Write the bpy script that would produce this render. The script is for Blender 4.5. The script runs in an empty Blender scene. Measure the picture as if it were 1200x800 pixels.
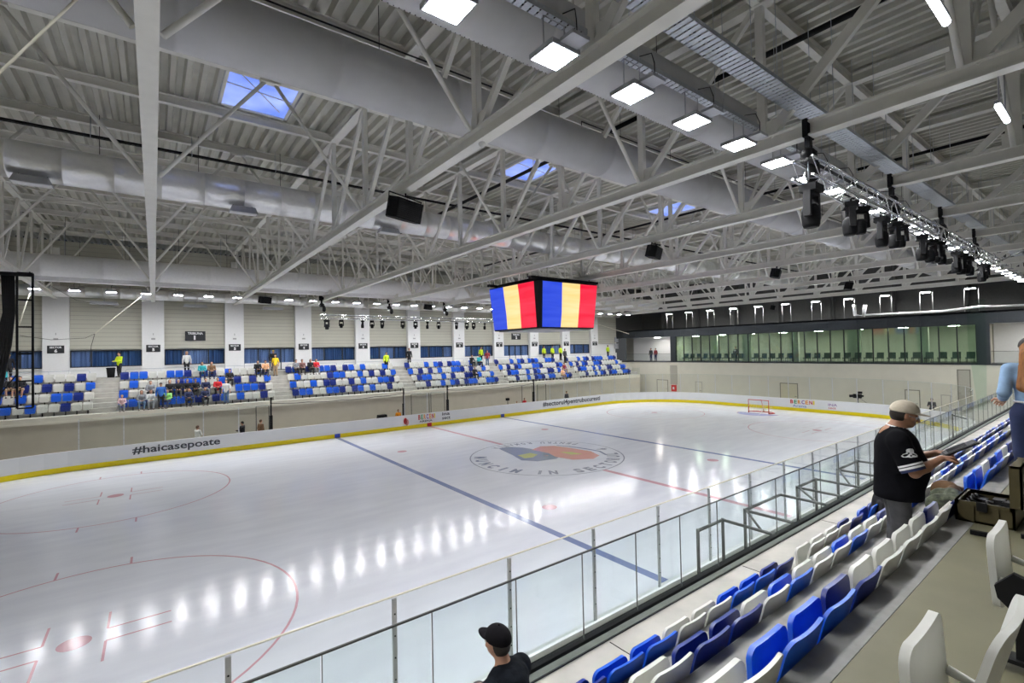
import bpy, math, random
import numpy as np
from mathutils import Vector, Matrix
random.seed(7)
SC = bpy.context.scene
COL = SC.collection
PI = math.pi

# ------------------------------------------------------------------ camera
CAM = (-18.5539, -21.4302, 6.282)
YAW, PITCH, ROLL, FPX = 0.9242, 0.0187, -0.0207, 555.83

def cam_axes():
    f = np.array([math.cos(PITCH)*math.cos(YAW), math.cos(PITCH)*math.sin(YAW), math.sin(PITCH)])
    r = np.array([math.sin(YAW), -math.cos(YAW), 0.0])
    u = np.cross(r, f)
    return r*math.cos(ROLL)+u*math.sin(ROLL), -r*math.sin(ROLL)+u*math.cos(ROLL), f
AR, AU, AF = cam_axes()
cd = bpy.data.cameras.new('camera'); cd.sensor_width = 36.0; cd.lens = FPX/1200*36
cd.clip_start = 0.05; cd.clip_end = 300
co = bpy.data.objects.new('camera', cd); COL.objects.link(co)
M = Matrix.Identity(4)
for i in range(3):
    M[i][0] = AR[i]; M[i][1] = AU[i]; M[i][2] = -AF[i]; M[i][3] = CAM[i]
co.matrix_world = M
SC.camera = co

def ray(x, y):
    return AF + (x-600)/FPX*AR - (y-400)/FPX*AU
def on(axis, val, x, y):
    d = ray(x, y); t = (val-CAM[axis])/d[axis]
    return [CAM[i]+t*d[i] for i in range(3)]

# ------------------------------------------------------------------ materials
MATS = {}
def mat(name, col, rough=0.5, metal=0.0, noise=0.0, scale=8.0, bump=0.0, spec=0.5, coat=0.0, emit=None, stretch=None, detail=4.0):
    """procedural principled material: base colour broken up by noise, optional bump"""
    if name in MATS: return MATS[name]
    m = bpy.data.materials.new(name); m.use_nodes = True
    nt = m.node_tree; b = nt.nodes['Principled BSDF']
    b.inputs['Base Color'].default_value = (*col, 1); b.inputs['Roughness'].default_value = rough
    b.inputs['Metallic'].default_value = metal
    b.inputs['Specular IOR Level'].default_value = spec
    b.inputs['Coat Weight'].default_value = coat
    if emit:
        b.inputs['Emission Color'].default_value = (*emit[0], 1); b.inputs['Emission Strength'].default_value = emit[1]
    tc = nt.nodes.new('ShaderNodeTexCoord'); mp = nt.nodes.new('ShaderNodeMapping')
    nt.links.new(tc.outputs['Object'], mp.inputs['Vector'])
    if stretch: mp.inputs['Scale'].default_value = stretch
    nz = nt.nodes.new('ShaderNodeTexNoise'); nz.inputs['Scale'].default_value = scale; nz.inputs['Detail'].default_value = detail
    nt.links.new(mp.outputs['Vector'], nz.inputs['Vector'])
    if noise > 0:
        rp = nt.nodes.new('ShaderNodeValToRGB')
        rp.color_ramp.elements[0].position = 0.3; rp.color_ramp.elements[1].position = 0.7
        rp.color_ramp.elements[0].color = (*[c*(1-noise) for c in col], 1)
        rp.color_ramp.elements[1].color = (*[min(1, c*(1+noise*0.6)) for c in col], 1)
        nt.links.new(nz.outputs['Fac'], rp.inputs['Fac']); nt.links.new(rp.outputs['Color'], b.inputs['Base Color'])
    if bump > 0:
        bp = nt.nodes.new('ShaderNodeBump'); bp.inputs['Strength'].default_value = bump; bp.inputs['Distance'].default_value = 0.02
        nt.links.new(nz.outputs['Fac'], bp.inputs['Height']); nt.links.new(bp.outputs['Normal'], b.inputs['Normal'])
    MATS[name] = m
    return m

def glassmat(name, tint, refl=0.06):
    if name in MATS: return MATS[name]
    m = bpy.data.materials.new(name); m.use_nodes = True; nt = m.node_tree
    for n in list(nt.nodes): nt.nodes.remove(n)
    o = nt.nodes.new('ShaderNodeOutputMaterial'); tr = nt.nodes.new('ShaderNodeBsdfTransparent'); gl = nt.nodes.new('ShaderNodeBsdfGlossy')
    mx = nt.nodes.new('ShaderNodeMixShader'); fr = nt.nodes.new('ShaderNodeLayerWeight'); fr.inputs['Blend'].default_value = 0.5; pw = nt.nodes.new('ShaderNodeMath'); pw.operation = 'POWER'; pw.inputs[1].default_value = 4.0
    mr = nt.nodes.new('ShaderNodeMapRange'); mr.inputs['To Min'].default_value = refl*0.4; mr.inputs['To Max'].default_value = 0.42
    nz = nt.nodes.new('ShaderNodeTexNoise'); nz.inputs['Scale'].default_value = 1.5
    rp = nt.nodes.new('ShaderNodeValToRGB'); rp.color_ramp.elements[0].color = (*[t*0.96 for t in tint], 1); rp.color_ramp.elements[1].color = (*tint, 1)
    nt.links.new(nz.outputs['Fac'], rp.inputs['Fac']); nt.links.new(rp.outputs['Color'], tr.inputs['Color'])
    gl.inputs['Roughness'].default_value = 0.03
    nt.links.new(fr.outputs['Facing'], pw.inputs[0]); nt.links.new(pw.outputs[0], mr.inputs['Value']); nt.links.new(mr.outputs['Result'], mx.inputs['Fac'])
    nt.links.new(tr.outputs[0], mx.inputs[1]); nt.links.new(gl.outputs[0], mx.inputs[2]); nt.links.new(mx.outputs[0], o.inputs['Surface'])
    MATS[name] = m
    return m

W_STEEL = mat('white_painted_steel', (.80, .79, .745), .45, noise=.05, scale=3)
DECK = mat('corrugated_deck', (.58, .57, .51), .42, .1, noise=.07, scale=2)
DUCT = mat('grey_fabric_duct', (.56, .56, .575), .75, noise=.05, scale=2, bump=.15)
FOIL = mat('silver_foil', (.98, .98, .99), .36, .80, noise=.06, scale=7, bump=.6, detail=5)
WPAINT = mat('white_duct_paint', (.82, .82, .82), .6, noise=.04)
GALV = mat('galvanised_steel', (.52, .55, .60), .4, .8, noise=.12, scale=30)
ALU = mat('aluminium', (.75, .76, .78), .25, .9, noise=.08, scale=20)
BLACK = mat('black_plastic', (.007, .007, .008), .7, spec=.2, noise=.3, scale=20)
BLACKM = mat('black_metal', (.009, .009, .010), .6, .0, spec=.25, noise=.2, scale=12)
CABLE = mat('cable_rubber', (.02, .02, .022), .6, noise=.2)
DKFRAME = mat('anthracite_frame', (.035, .042, .05), .45, .2, noise=.1)
DKRAIL = mat('dark_grey_rail', (.10, .105, .10), .45, .3, noise=.1)
WALLP = mat('ivory_wall_paint', (.68, .655, .56), .7, noise=.03, scale=1.5)
CORW = mat('corridor_wall_paint', (.53, .495, .41), .7, noise=.05, scale=1.2)
SIDING = mat('siding_panel', (.50, .49, .415), .5, noise=.03, scale=1.0)
COLW = mat('column_white', (.78, .78, .78), .6, noise=.02)
CONC = mat('light_concrete', (.43, .415, .375), .8, noise=.16, scale=2.2, bump=.2, detail=10)
CONCD = mat('grey_concrete', (.25, .245, .235), .8, noise=.22, scale=5, bump=.3, detail=10)
OLIVE = mat('olive_floor_coating', (.155, .145, .085), .55, noise=.1, scale=3, detail=8)
RUBBER = mat('grey_green_rubber', (.42, .46, .41), .7, noise=.15, scale=4)
WHITEB = mat('white_board_plastic', (.85, .86, .87), .3, noise=.02, scale=1)
YELLOW = mat('yellow_kickplate', (.95, .78, .0), .35, noise=.04)
SEATW = mat('white_seat_plastic', (.62, .62, .575), .35, noise=.03)
SEATB = mat('blue_seat_plastic', (.008, .10, .62), .35, noise=.05)
SEATD = mat('navy_seat_plastic', (.006, .022, .20), .35, noise=.08)
ROPE = mat('cream_rope', (.75, .72, .6), .7, noise=.05)
RED = mat('red_paint', (.65, .03, .03), .4, noise=.1)
BLUEP = mat('blue_paint', (.03, .06, .42), .4, noise=.1)
SIGN = mat('sign_dark', (.02, .022, .026), .4, noise=.1)
LETTER = mat('letter_white', (.8, .8, .8), .5, noise=.02)
INK = mat('letter_dark', (.05, .055, .07), .5, noise=.05)
LAMP = mat('led_diffuser', (.9, .9, .9), .5, emit=((.975, .985, 1.0), 150.0))
TUBE = mat('led_tube', (.9, .9, .9), .5, emit=((.9, .93, 1.0), 18.0))
HOUSE = mat('lamp_housing', (.42, .43, .46), .4, .5, noise=.05)
PANE = glassmat('railing_glass', (.93, .965, .965), .04)
PANE2 = glassmat('shield_glass', (.975, .985, .98), .03)
LGLASS = glassmat('lounge_glass', (.74, .86, .78), .16)
CLEAR = glassmat('balcony_glass', (.97, .985, .98), .03)
DKWALL = mat('dark_upper_wall', (.11, .11, .105), .8, noise=.1)

# ------------------------------------------------------------------ mesh builder
class MB:
    def __init__(s): s.v = []; s.f = []; s.m = []; s.sm = []
    def add(s, vs, fs, mi=0, smooth=False):
        o = len(s.v); s.v.extend([tuple(map(float, v)) for v in vs])
        for f in fs: s.f.append(tuple(i+o for i in f)); s.m.append(mi); s.sm.append(smooth)
        return s
    def box(s, x0, x1, y0, y1, z0, z1, mi=0):
        x0, x1 = min(x0, x1), max(x0, x1); y0, y1 = min(y0, y1), max(y0, y1); z0, z1 = min(z0, z1), max(z0, z1)
        vs = [(x0,y0,z0),(x1,y0,z0),(x1,y1,z0),(x0,y1,z0),(x0,y0,z1),(x1,y0,z1),(x1,y1,z1),(x0,y1,z1)]
        return s.add(vs, [(0,3,2,1),(4,5,6,7),(0,1,5,4),(1,2,6,5),(2,3,7,6),(3,0,4,7)], mi)
    def beam(s, p, q, w, h, up=(0,0,1), mi=0):
        p = Vector(p); q = Vector(q); d = (q-p).normalized(); u = Vector(up)
        if abs(d.dot(u)) > .99: u = Vector((1,0,0))
        a = d.cross(u).normalized()*w/2; b = a.normalized().cross(d).normalized()*h/2
        vs = [p-a-b, p+a-b, p+a+b, p-a+b, q-a-b, q+a-b, q+a+b, q-a+b]
        return s.add(vs, [(0,1,2,3),(7,6,5,4),(1,0,4,5),(2,1,5,6),(3,2,6,7),(0,3,7,4)], mi)
    def tube(s, pts, r, n=8, mi=0, cap=True):
        pts = [Vector(p) for p in pts]; rs = r if isinstance(r, (list, tuple)) else [r]*len(pts)
        vs = []; fs = []; prev = None
        for i, p in enumerate(pts):
            d = (pts[min(i+1, len(pts)-1)]-pts[max(i-1, 0)]).normalized()
            if prev is None:
                u = Vector((0,0,1)) if abs(d.z) < .9 else Vector((1,0,0)); a = d.cross(u).normalized()
            else: a = (prev-d*prev.dot(d)).normalized()
            prev = a; b = d.cross(a)
            for k in range(n):
                t = 2*PI*k/n; vs.append(p+(a*math.cos(t)+b*math.sin(t))*rs[i])
        for i in range(len(pts)-1):
            for k in range(n):
                fs.append((i*n+k, i*n+(k+1) % n, (i+1)*n+(k+1) % n, (i+1)*n+k))
        s.add(vs, fs, mi, True)
        if cap:
            o = len(s.v)-len(vs)
            s.f.append(tuple(o+k for k in reversed(range(n)))); s.m.append(mi); s.sm.append(False)
            s.f.append(tuple(o+(len(pts)-1)*n+k for k in range(n))); s.m.append(mi); s.sm.append(False)
        return s
    def prism(s, poly, a, b, axis='z', mi=0):
        """extrude a 2-D polygon between a and b along an axis"""
        def P(u, v, w): return {'z': (u, v, w), 'y': (u, w, v), 'x': (w, u, v)}[axis]
        n = len(poly); vs = [P(u, v, a) for u, v in poly]+[P(u, v, b) for u, v in poly]
        fs = [tuple(reversed(range(n))), tuple(range(n, 2*n))]+[(i, (i+1) % n, n+(i+1) % n, n+i) for i in range(n)]
        return s.add(vs, fs, mi)
    def flat(s, poly, z, mi=0):
        return s.add([(x, y, z) for x, y in poly], [tuple(range(len(poly)))], mi)
    def sphere(s, c, r, n=10, m=7, mi=0, sc=(1,1,1)):
        vs = []; fs = []
        for j in range(m+1):
            ph = PI*j/m
            for k in range(n):
                t = 2*PI*k/n; vs.append((c[0]+r*sc[0]*math.sin(ph)*math.cos(t), c[1]+r*sc[1]*math.sin(ph)*math.sin(t), c[2]+r*sc[2]*math.cos(ph)))
        for j in range(m):
            for k in range(n): fs.append((j*n+k, (j+1)*n+k, (j+1)*n+(k+1) % n, j*n+(k+1) % n))
        return s.add(vs, fs, mi, True)
    def mesh(s, name, mats, org=(0,0,0)):
        me = bpy.data.meshes.new(name)
        me.from_pydata([(v[0]-org[0], v[1]-org[1], v[2]-org[2]) for v in s.v], [], s.f)
        for m in (mats if isinstance(mats, (list, tuple)) else [mats]): me.materials.append(m)
        me.polygons.foreach_set('material_index', s.m); me.polygons.foreach_set('use_smooth', s.sm)
        me.update(); return me
    def build(s, name, mats, parent=None, org=None):
        """link as ONE mesh object; world coordinates are kept, the origin goes to org (or the parent's origin)"""
        if parent is not None:
            po = wloc(parent); o = bpy.data.objects.new(name, s.mesh(name, mats, po)); o.parent = parent
        else:
            og = org or (0, 0, 0); o = bpy.data.objects.new(name, s.mesh(name, mats, og)); o.location = og
        COL.objects.link(o); return o
def wloc(o):
    p = Vector((0,0,0))
    while o is not None: p += o.location; o = o.parent
    return p

def tag(o, label=None, cat=None, group=None, kind=None):
    if label: o['label'] = label
    if cat: o['category'] = cat
    if group: o['group'] = group
    if kind: o['kind'] = kind
    return o
def empty(name, loc, label=None, cat=None, group=None):
    o = bpy.data.objects.new(name, None); COL.objects.link(o); o.location = loc; o.empty_display_size = .1
    return tag(o, label, cat, group)
def struct(name, mb, mats): return tag(mb.build(name, mats), kind='structure')
def kids(o): return [c for c in bpy.data.objects if c.parent == o]
CH = {}
def dup(root, loc, label, rz=None):
    r = root.copy(); COL.objects.link(r); r.location = loc; r['label'] = label
    if rz is not None: r.rotation_euler = (0, 0, rz)
    if root.name not in CH: CH[root.name] = [(c, kids(c)) for c in kids(root)]
    for c, gs in CH[root.name]:
        d = c.copy(); COL.objects.link(d); d.parent = r
        for g in gs:
            e = g.copy(); COL.objects.link(e); e.parent = d
    return r
ONES = ['', 'first', 'second', 'third', 'fourth', 'fifth', 'sixth', 'seventh', 'eighth', 'ninth', 'tenth', 'eleventh', 'twelfth', 'thirteenth',
        'fourteenth', 'fifteenth', 'sixteenth', 'seventeenth', 'eighteenth', 'nineteenth']
TENS = {2: ('twenty', 'twentieth'), 3: ('thirty', 'thirtieth'), 4: ('forty', 'fortieth'), 5: ('fifty', 'fiftieth'), 6: ('sixty', 'sixtieth'), 7: ('seventy', 'seventieth'), 8: ('eighty', 'eightieth'), 9: ('ninety', 'ninetieth')}
def nth(n):
    if n >= 100: return 'hundred-and-'+nth(n-100) if n > 100 else 'hundredth'
    if n < 20: return ONES[n]
    a, b = divmod(n, 10)
    return TENS[a][1] if b == 0 else TENS[a][0]+'-'+ONES[b]

def text_faces(mb, s, w, h, put, mi, font_scale=None, bold=0.0):
    """lettering from the built-in font, fitted to w x h, every vertex placed by put(u, v)"""
    cu = bpy.data.curves.new('t', 'FONT'); cu.body = s; cu.align_x = 'LEFT'; cu.resolution_u = 3; cu.offset = bold
    ob = bpy.data.objects.new('t', cu); COL.objects.link(ob)
    dg = bpy.context.evaluated_depsgraph_get(); me = bpy.data.meshes.new_from_object(ob.evaluated_get(dg))
    bpy.data.objects.remove(ob)
    if not me.vertices: return
    xs = [v.co.x for v in me.vertices]; ys = [v.co.y for v in me.vertices]
    x0, x1, y0, y1 = min(xs), max(xs), min(ys), max(ys)
    vs = [put((v.co.x-x0)/(x1-x0)*w, (v.co.y-y0)/(y1-y0)*h) for v in me.vertices]
    mb.add(vs, [tuple(p.vertices) for p in me.polygons], mi)
    bpy.data.meshes.remove(me); bpy.data.curves.remove(cu)
# ------------------------------------------------------------------ module of the building
SP = 5.24
def TX(k): return -18.6+SP*k            # trusses / columns
XE = 33.4                                # end wall
XW = -34.0
YF, YC = 23.0, 22.6                      # far wall, far column faces
YN = -25.0
SEC0, SECP = -20.45, 10.48               # seat sections
ZW = 4.97                                # far upper walkway
def ztop(y): return 13.95+.025*y         # underside of top chords

# ------------------------------------------------------------------ ice
def icemat(name, col, rough=.115):
    m = bpy.data.materials.new(name); m.use_nodes = True; nt = m.node_tree; b = nt.nodes['Principled BSDF']; b.inputs['Specular IOR Level'].default_value = .17
    tc = nt.nodes.new('ShaderNodeTexCoord'); mp = nt.nodes.new('ShaderNodeMapping'); mp.inputs['Scale'].default_value = (.35, 1.6, 1)
    mp.inputs['Rotation'].default_value = (0, 0, .35)
    nz = nt.nodes.new('ShaderNodeTexNoise'); nz.inputs['Scale'].default_value = 1.2; nz.inputs['Detail'].default_value = 8
    rp = nt.nodes.new('ShaderNodeValToRGB'); rp.color_ramp.elements[0].position = .35; rp.color_ramp.elements[1].position = .65
    rp.color_ramp.elements[0].color = (*[c*.96 for c in col], 1); rp.color_ramp.elements[1].color = (*[min(1, c*1.03) for c in col], 1)
    nt.links.new(tc.outputs['Object'], mp.inputs[0]); nt.links.new(mp.outputs[0], nz.inputs['Vector'])
    nt.links.new(nz.outputs['Fac'], rp.inputs['Fac']); nt.links.new(rp.outputs[0], b.inputs['Base Color'])
    n2 = nt.nodes.new('ShaderNodeTexNoise'); n2.inputs['Scale'].default_value = 9; n2.inputs['Detail'].default_value = 5
    nt.links.new(mp.outputs[0], n2.inputs['Vector'])
    bp = nt.nodes.new('ShaderNodeBump'); bp.inputs['Strength'].default_value = .06; bp.inputs['Distance'].default_value = .01
    nt.links.new(n2.outputs['Fac'], bp.inputs['Height']); nt.links.new(bp.outputs[0], b.inputs['Normal'])
    mr = nt.nodes.new('ShaderNodeMapRange'); mr.inputs['To Min'].default_value = rough*.8; mr.inputs['To Max'].default_value = rough*1.6
    nt.links.new(nz.outputs['Fac'], mr.inputs['Value']); nt.links.new(mr.outputs[0], b.inputs['Roughness'])
    return m
ICE = icemat('ice', (.88, .90, .985)); ICEB = icemat('ice_blue_line', (.25, .30, .53)); ICER = icemat('ice_red_line', (.72, .42, .49))
ICEK = icemat('ice_grey_ink', (.38, .40, .48)); ICEC = icemat('ice_crease', (.42, .47, .80)); ICEY = icemat('ice_yellow', (.62, .62, .20))
ICEO = icemat('ice_orange', (.78, .36, .30)); ICEN = icemat('ice_navy', (.30, .33, .45))

HX, HY, RC = 30.0, 15.0, 8.5
def rpath(dx=0.0, n=14):
    """rounded rectangle, counter-clockwise, offset outwards by dx"""
    pts = []
    for cx, cy, a0 in ((HX-RC, HY-RC, 0), (-HX+RC, HY-RC, 90), (-HX+RC, -HY+RC, 180), (HX-RC, -HY+RC, 270)):
        for i in range(n+1):
            a = math.radians(a0+90*i/n); pts.append((cx+(RC+dx)*math.cos(a), cy+(RC+dx)*math.sin(a)))
    return pts
ice = MB(); ice.flat(rpath(.02), 0.0, 0)
def strip(x0, x1, y0, y1, mi, z=.003): ice.flat([(x0,y0),(x1,y0),(x1,y1),(x0,y1)], z, mi)
def ring(cx, cy, r, w, mi, a0=0, a1=360, n=72, z=.003):
    vs = []; fs = []
    for i in range(n+1):
        a = math.radians(a0+(a1-a0)*i/n)
        for q in (r-w/2, r+w/2): vs.append((cx+q*math.cos(a), cy+q*math.sin(a), z))
    for i in range(n): fs.append((2*i, 2*i+1, 2*i+3, 2*i+2))
    ice.add(vs, fs, mi)
def disc(cx, cy, r, mi, z=.004, n=24): ice.flat([(cx+r*math.cos(2*PI*i/n), cy+r*math.sin(2*PI*i/n)) for i in range(n)], z, mi)
def cross_w(x):  # half width of the ice at x
    ax = abs(x)-(HX-RC)
    return HY if ax <= 0 else HY-RC+math.sqrt(max(0, RC*RC-ax*ax))
for x in (-7.63, 7.63): strip(x-.15, x+.15, -HY, HY, 1)
strip(-.15, .15, 4.5, HY, 2); strip(-.15, .15, -HY, -4.5, 2)
for x in (-26, 26):
    w = cross_w(x); strip(x-.03, x+.03, -w, w, 2)
    s = 1 if x < 0 else -1
    ring(x, 0, 1.8, .05, 2, -90 if s > 0 else 90, 90 if s > 0 else 270, z=.005)
    ice.flat([(x, -1.8)]+[(x+s*1.8*math.cos(a), 1.8*math.sin(a)) for a in [math.radians(-90+180*i/24) for i in range(25)]], .0025, 4)
for sx in (-1, 1):
    for sy in (-1, 1):
        cx, cy = 20*sx, 7.05*sy
        ring(cx, cy, 4.5, .06, 2); disc(cx, cy, .3, 2)
        for ax in (-1, 1):
            for ay in (-1, 1):
                strip(cx+ax*.55, cx+ax*1.75, cy+ay*.3-.025, cy+ay*.3+.025, 2)
                strip(cx+ax*.55-.025, cx+ax*.55+.025, cy+ay*.3, cy+ay*1.2, 2)
                x_ = cx+ax*.85; y0 = cy+ay*4.42; strip(x_-.03, x_+.03, min(y0, y0+ay*.6), max(y0, y0+ay*.6), 2)
        disc(6.0*sx, 7.05*sy, .3, 2)
# logo in the centre circle
ring(0, 0, 4.5, .07, 3); disc(0, 0, .15, 2)
U = np.array([.8, -.6]); V = np.array([.6, .8])
def emb(pts, mi, z): ice.flat([tuple(U*a+V*b) for a, b in reversed(pts)], z, mi)
emb([(-2.9,2.3),(-2.3,2.8),(-1.3,2.4),(.1,1.2),(1.0,.1),(.5,-.9),(-.6,-1.4),(-1.5,-1.1),(-2.0,.3)], 7, .004)
emb([(-.8,1.7),(-.2,2.7),(.7,2.8),(1.6,2.1),(2.8,.9),(3.1,-.3),(2.6,-1.1),(1.4,-1.2),(.5,-.4),(.2,.6)], 6, .005)
emb([(-1.7,.2),(-.9,.8),(-.5,.3),(-.8,-.4),(-1.3,-.6)], 5, .006)
emb([(.9,.9),(1.6,.8),(2.2,.2),(1.5,.1)], 5, .006)
emb([(.9,3.0),(1.7,2.6),(2.6,1.8),(3.4,.9),(3.6,-.2),(3.45,-.2),(3.25,.8),(2.5,1.6),(1.6,2.4),(.9,2.85)], 7, .006)
def arc_text(s, r, a0, a1, h, mi):
    n = len(s)
    for i, ch in enumerate(s):
        if ch == ' ': continue
        a = math.radians(a0+(a1-a0)*i/max(1, n-1)); w = abs(math.radians(a1-a0))*r/n*.72
        if ch in 'I1': w *= .35
        c = np.array([math.cos(a), math.sin(a)]); tdir = np.array([-math.sin(a), math.cos(a)])
        def put(u, v): p = c*(r-v+h/2)+tdir*(u-w/2); return (p[0], p[1], .004)
        text_faces(ice, ch, w, h, put, mi, bold=.05)
arc_text('MUNCIM', 3.9, 146, 205, .75, 7)
arc_text('IN SECTORUL 4', 3.9, 224, 345, .75, 3)
arc_text('PENTRU ROMANIA', 3.9, 20, 105, .6, 3)
struct('ice_surface', ice, [ICE, ICEB, ICER, ICEK, ICEC, ICEY, ICEO, ICEN])

# base floor around the rink
b = MB(); b.box(XW, 40, YN-1, YF+3, -.35, -.03, 0); struct('floor', b, [CONC])

# ------------------------------------------------------------------ dasher boards
def loft_ring(mb, d0, d1, z0, z1, mi):
    A = rpath(d0); B = rpath(d1); n = len(A); vs = []
    for p, z in ((A, z0), (B, z0), (B, z1), (A, z1)): vs += [(x, y, z) for x, y in p]
    fs = []
    for i in range(n):
        j = (i+1) % n
        fs += [(i, j, 3*n+j, 3*n+i), (n+j, n+i, 2*n+i, 2*n+j), (3*n+i, 3*n+j, 2*n+j, 2*n+i), (i, n+i, n+j, j)]
    mb.add(vs, fs, mi)
boards = empty('dasher_boards', (0, 15.1, 0), 'white rink boards with yellow kickplate running round the whole ice sheet', 'rink boards')
m = MB(); loft_ring(m, .0, .11, 0.001, 1.11, 0); m.build('board_wall', WHITEB, boards)
m = MB(); loft_ring(m, -.02, .0, 0.002, .29, 0); tag(m.build('kickplate', YELLOW, boards), 'yellow kickplate')
m = MB(); loft_ring(m, -.015, .125, 1.11, 1.135, 0); m.build('cap_rail', WHITEB, boards)
m = MB()
for x, c in ((-7.63, 1), (7.63, 1), (0, 0)): m.box(x-.2, x+.2, 14.955, 14.985, .02, .31, c)
m.build('line_marker', [RED, BLUEP], boards)
def board_text(s, x0, x1, h, z, mats, name='lettering', colors=None, lab=None):
    """lettering on the rink face of the far boards (read towards +x)"""
    mb = MB()
    def put(u, v): return (x0+u, 14.972, z+v)
    if colors is None: text_faces(mb, s, x1-x0, h, put, 0, bold=.02)
    else:
        w = (x1-x0)/len(s)
        for i, ch in enumerate(s):
            if ch == ' ': continue
            ww = w*(.3 if ch == 'I' else .78)
            text_faces(mb, ch, ww, h, lambda u, v, i=i: (x0+i*w+u, 14.972, z+v), colors[i % len(colors)], bold=.03)
    return tag(mb.build(name, mats, boards), lab)
HAI = (on(1, 15, 155, 525)[0], on(1, 15, 258, 518)[0])
board_text('#haicasepoate', HAI[0], HAI[1], .58, .42, INK, lab='dark hashtag lettering haicasepoate')
SEC = (on(1, 15, 636, 475)[0], on(1, 15, 703, 467)[0])
board_text('#sectorul4pentrubucuresti', SEC[0], SEC[1], .62, .42, INK, lab='dark hashtag lettering on the far curve end')
CM = [RED, mat('letter_orange', (.85, .35, .03), .4, noise=.05), mat('letter_green', (.08, .42, .2), .4, noise=.05), mat('letter_purple', (.25, .08, .4), .4, noise=.05),
      mat('letter_blue', (.05, .2, .6), .4, noise=.05), YELLOW]
bx = on(1, 15, 490, 490)[0]
board_text('BERCENI', bx, bx+1.75, .40, .66, CM, colors=[0, 2, 1, 3, 1, 0, 5], lab='multicoloured arena name lettering')
board_text('ARENA', bx+.1, bx+1.3, .16, .42, INK, lab='small dark arena lettering')
m = MB()
for a, b_ in ((0, 0), (.14, -.12)): m.add([(bx-1.15+a+.16*math.cos(t*PI/6), 14.972, .68+b_+.26*math.sin(t*PI/6)) for t in range(12)], [tuple(range(12))], 0 if a == 0 else 1)
m.build('round_emblem', [RED, mat('letter_pink', (.7, .25, .25), .4, noise=.05)], boards)
ix = on(1, 15, 518, 488)[0]
board_text('ina', ix, ix+.75, .26, .80, INK, lab='dark ina lettering'); board_text('sect', ix, ix+.8, .24, .45, INK, lab='dark sect lettering')
# sponsor lettering behind the far goal (end boards face -x, read towards -y)
m = MB()
for i, ch in enumerate('BERCENI'):
    w = .33*(.3 if ch == 'I' else .78)
    text_faces(m, ch, w, .36, lambda u, v, i=i: (29.972, -1.1-.33*i-u, .68+v), [0, 2, 1, 3, 1, 0, 5][i], bold=.03)
text_faces(m, 'Arena', 1.2, .22, lambda u, v: (29.972, -1.3-u, .38+v), 4)
text_faces(m, 'INA', .7, .22, lambda u, v: (29.972, -4.3-u, .68+v), 3); text_faces(m, 'sect', .6, .16, lambda u, v: (29.972, -4.3-u, .42+v), 0)
tag(m.build('lettering', CM, boards), 'multicoloured arena name behind the far goal')

# ------------------------------------------------------------------ shield glass on the boards
def make_panel(L, ztop_, org, rz, label, group, tan=False):
    t = empty('shield_panel', org, label, 'rink glass', group); t.rotation_euler = (0, 0, rz)
    def loc(mb, name, mt):
        o = bpy.data.objects.new(name, mb.mesh(name, mt)); o.parent = t; COL.objects.link(o)
    m = MB(); m.box(.03, L-.03, -.006, .006, 1.137, ztop_, 0); loc(m, 'pane', PANE2)
    m = MB(); m.box(-.03, .03, -.018, .018, 1.137, ztop_-.02, 0)
    for z in (1.45, 1.75, 2.05, 2.35, 2.65): m.sphere((0, -.022, z), .012, 6, 4, 1)
    loc(m, 'post', [GALVP, BLACK])
    m = MB(); m.box(.0, L, -.011, .011, ztop_, ztop_+.018, 0); loc(m, 'top_edge', ROPE if tan else PANEDGE)
    return t
GALVP = mat('post_aluminium', (.62, .64, .66), .35, .6, noise=.08, scale=20)
PANEDGE = mat('pane_edge', (.45, .5, .47), .3, noise=.05)
proto = None
nx = 0; x = -21.9
near_first = None
while x < 21.0:
    nx += 1
    lab = 'clear rink shield panel on the near boards, %s from the left end' % nth(nx)
    if near_first is None: near_first = make_panel(2.0, 2.88, (x, -15.06, 0), 0, lab, 'shield panels on the near boards', True)
    else: dup(near_first, (x, -15.06, 0), lab)
    x += 2.0
GAPS = [(on(1, 15.06, 318, 480)[0], on(1, 15.06, 474, 470)[0]), (on(1, 15.06, 525.5, 470)[0], on(1, 15.06, 627, 460)[0])]
nx = 0; x = -22.0
xs_far = []
segs = [(-22.0, GAPS[0][0]), (GAPS[0][1], GAPS[1][0]), (GAPS[1][1], 21.5)]
for a, b_ in segs:
    n = max(1, round((b_-a)/2.0)); L = (b_-a)/n
    pr = None
    for i in range(n):
        nx += 1
        lab = 'clear rink shield panel on the far boards, %s from the left' % nth(nx)
        if pr is None: pr = make_panel(L, 2.85, (a, 15.06, 0), 0, lab, 'shield panels on the far boards')
        else: dup(pr, (a+i*L, 15.06, 0), lab)
nx = 0; pr = None
path = []
for i in range(7):
    a = math.radians(90-90*i/7); path.append((HX-RC+(RC+.06)*math.cos(a), HY-RC+(RC+.06)*math.sin(a)))
yy = np.linspace(HY-RC, -(HY-RC), 8)
for y in yy: path.append((HX+.06, float(y)))
for i in range(1, 8):
    a = math.radians(-90*i/7); path.append((HX-RC+(RC+.06)*math.cos(a), -(HY-RC)+(RC+.06)*math.sin(a)))
for i in range(len(path)-1):
    p, q = path[i], path[i+1]; L = math.hypot(q[0]-p[0], q[1]-p[1]); rz = math.atan2(q[1]-p[1], q[0]-p[0]); nx += 1
    make_panel(L, 3.2, (p[0], p[1], 0), rz, 'tall shield panel round the far end, %s clockwise from the far side' % nth(nx), 'shield panels round the far end')
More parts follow.
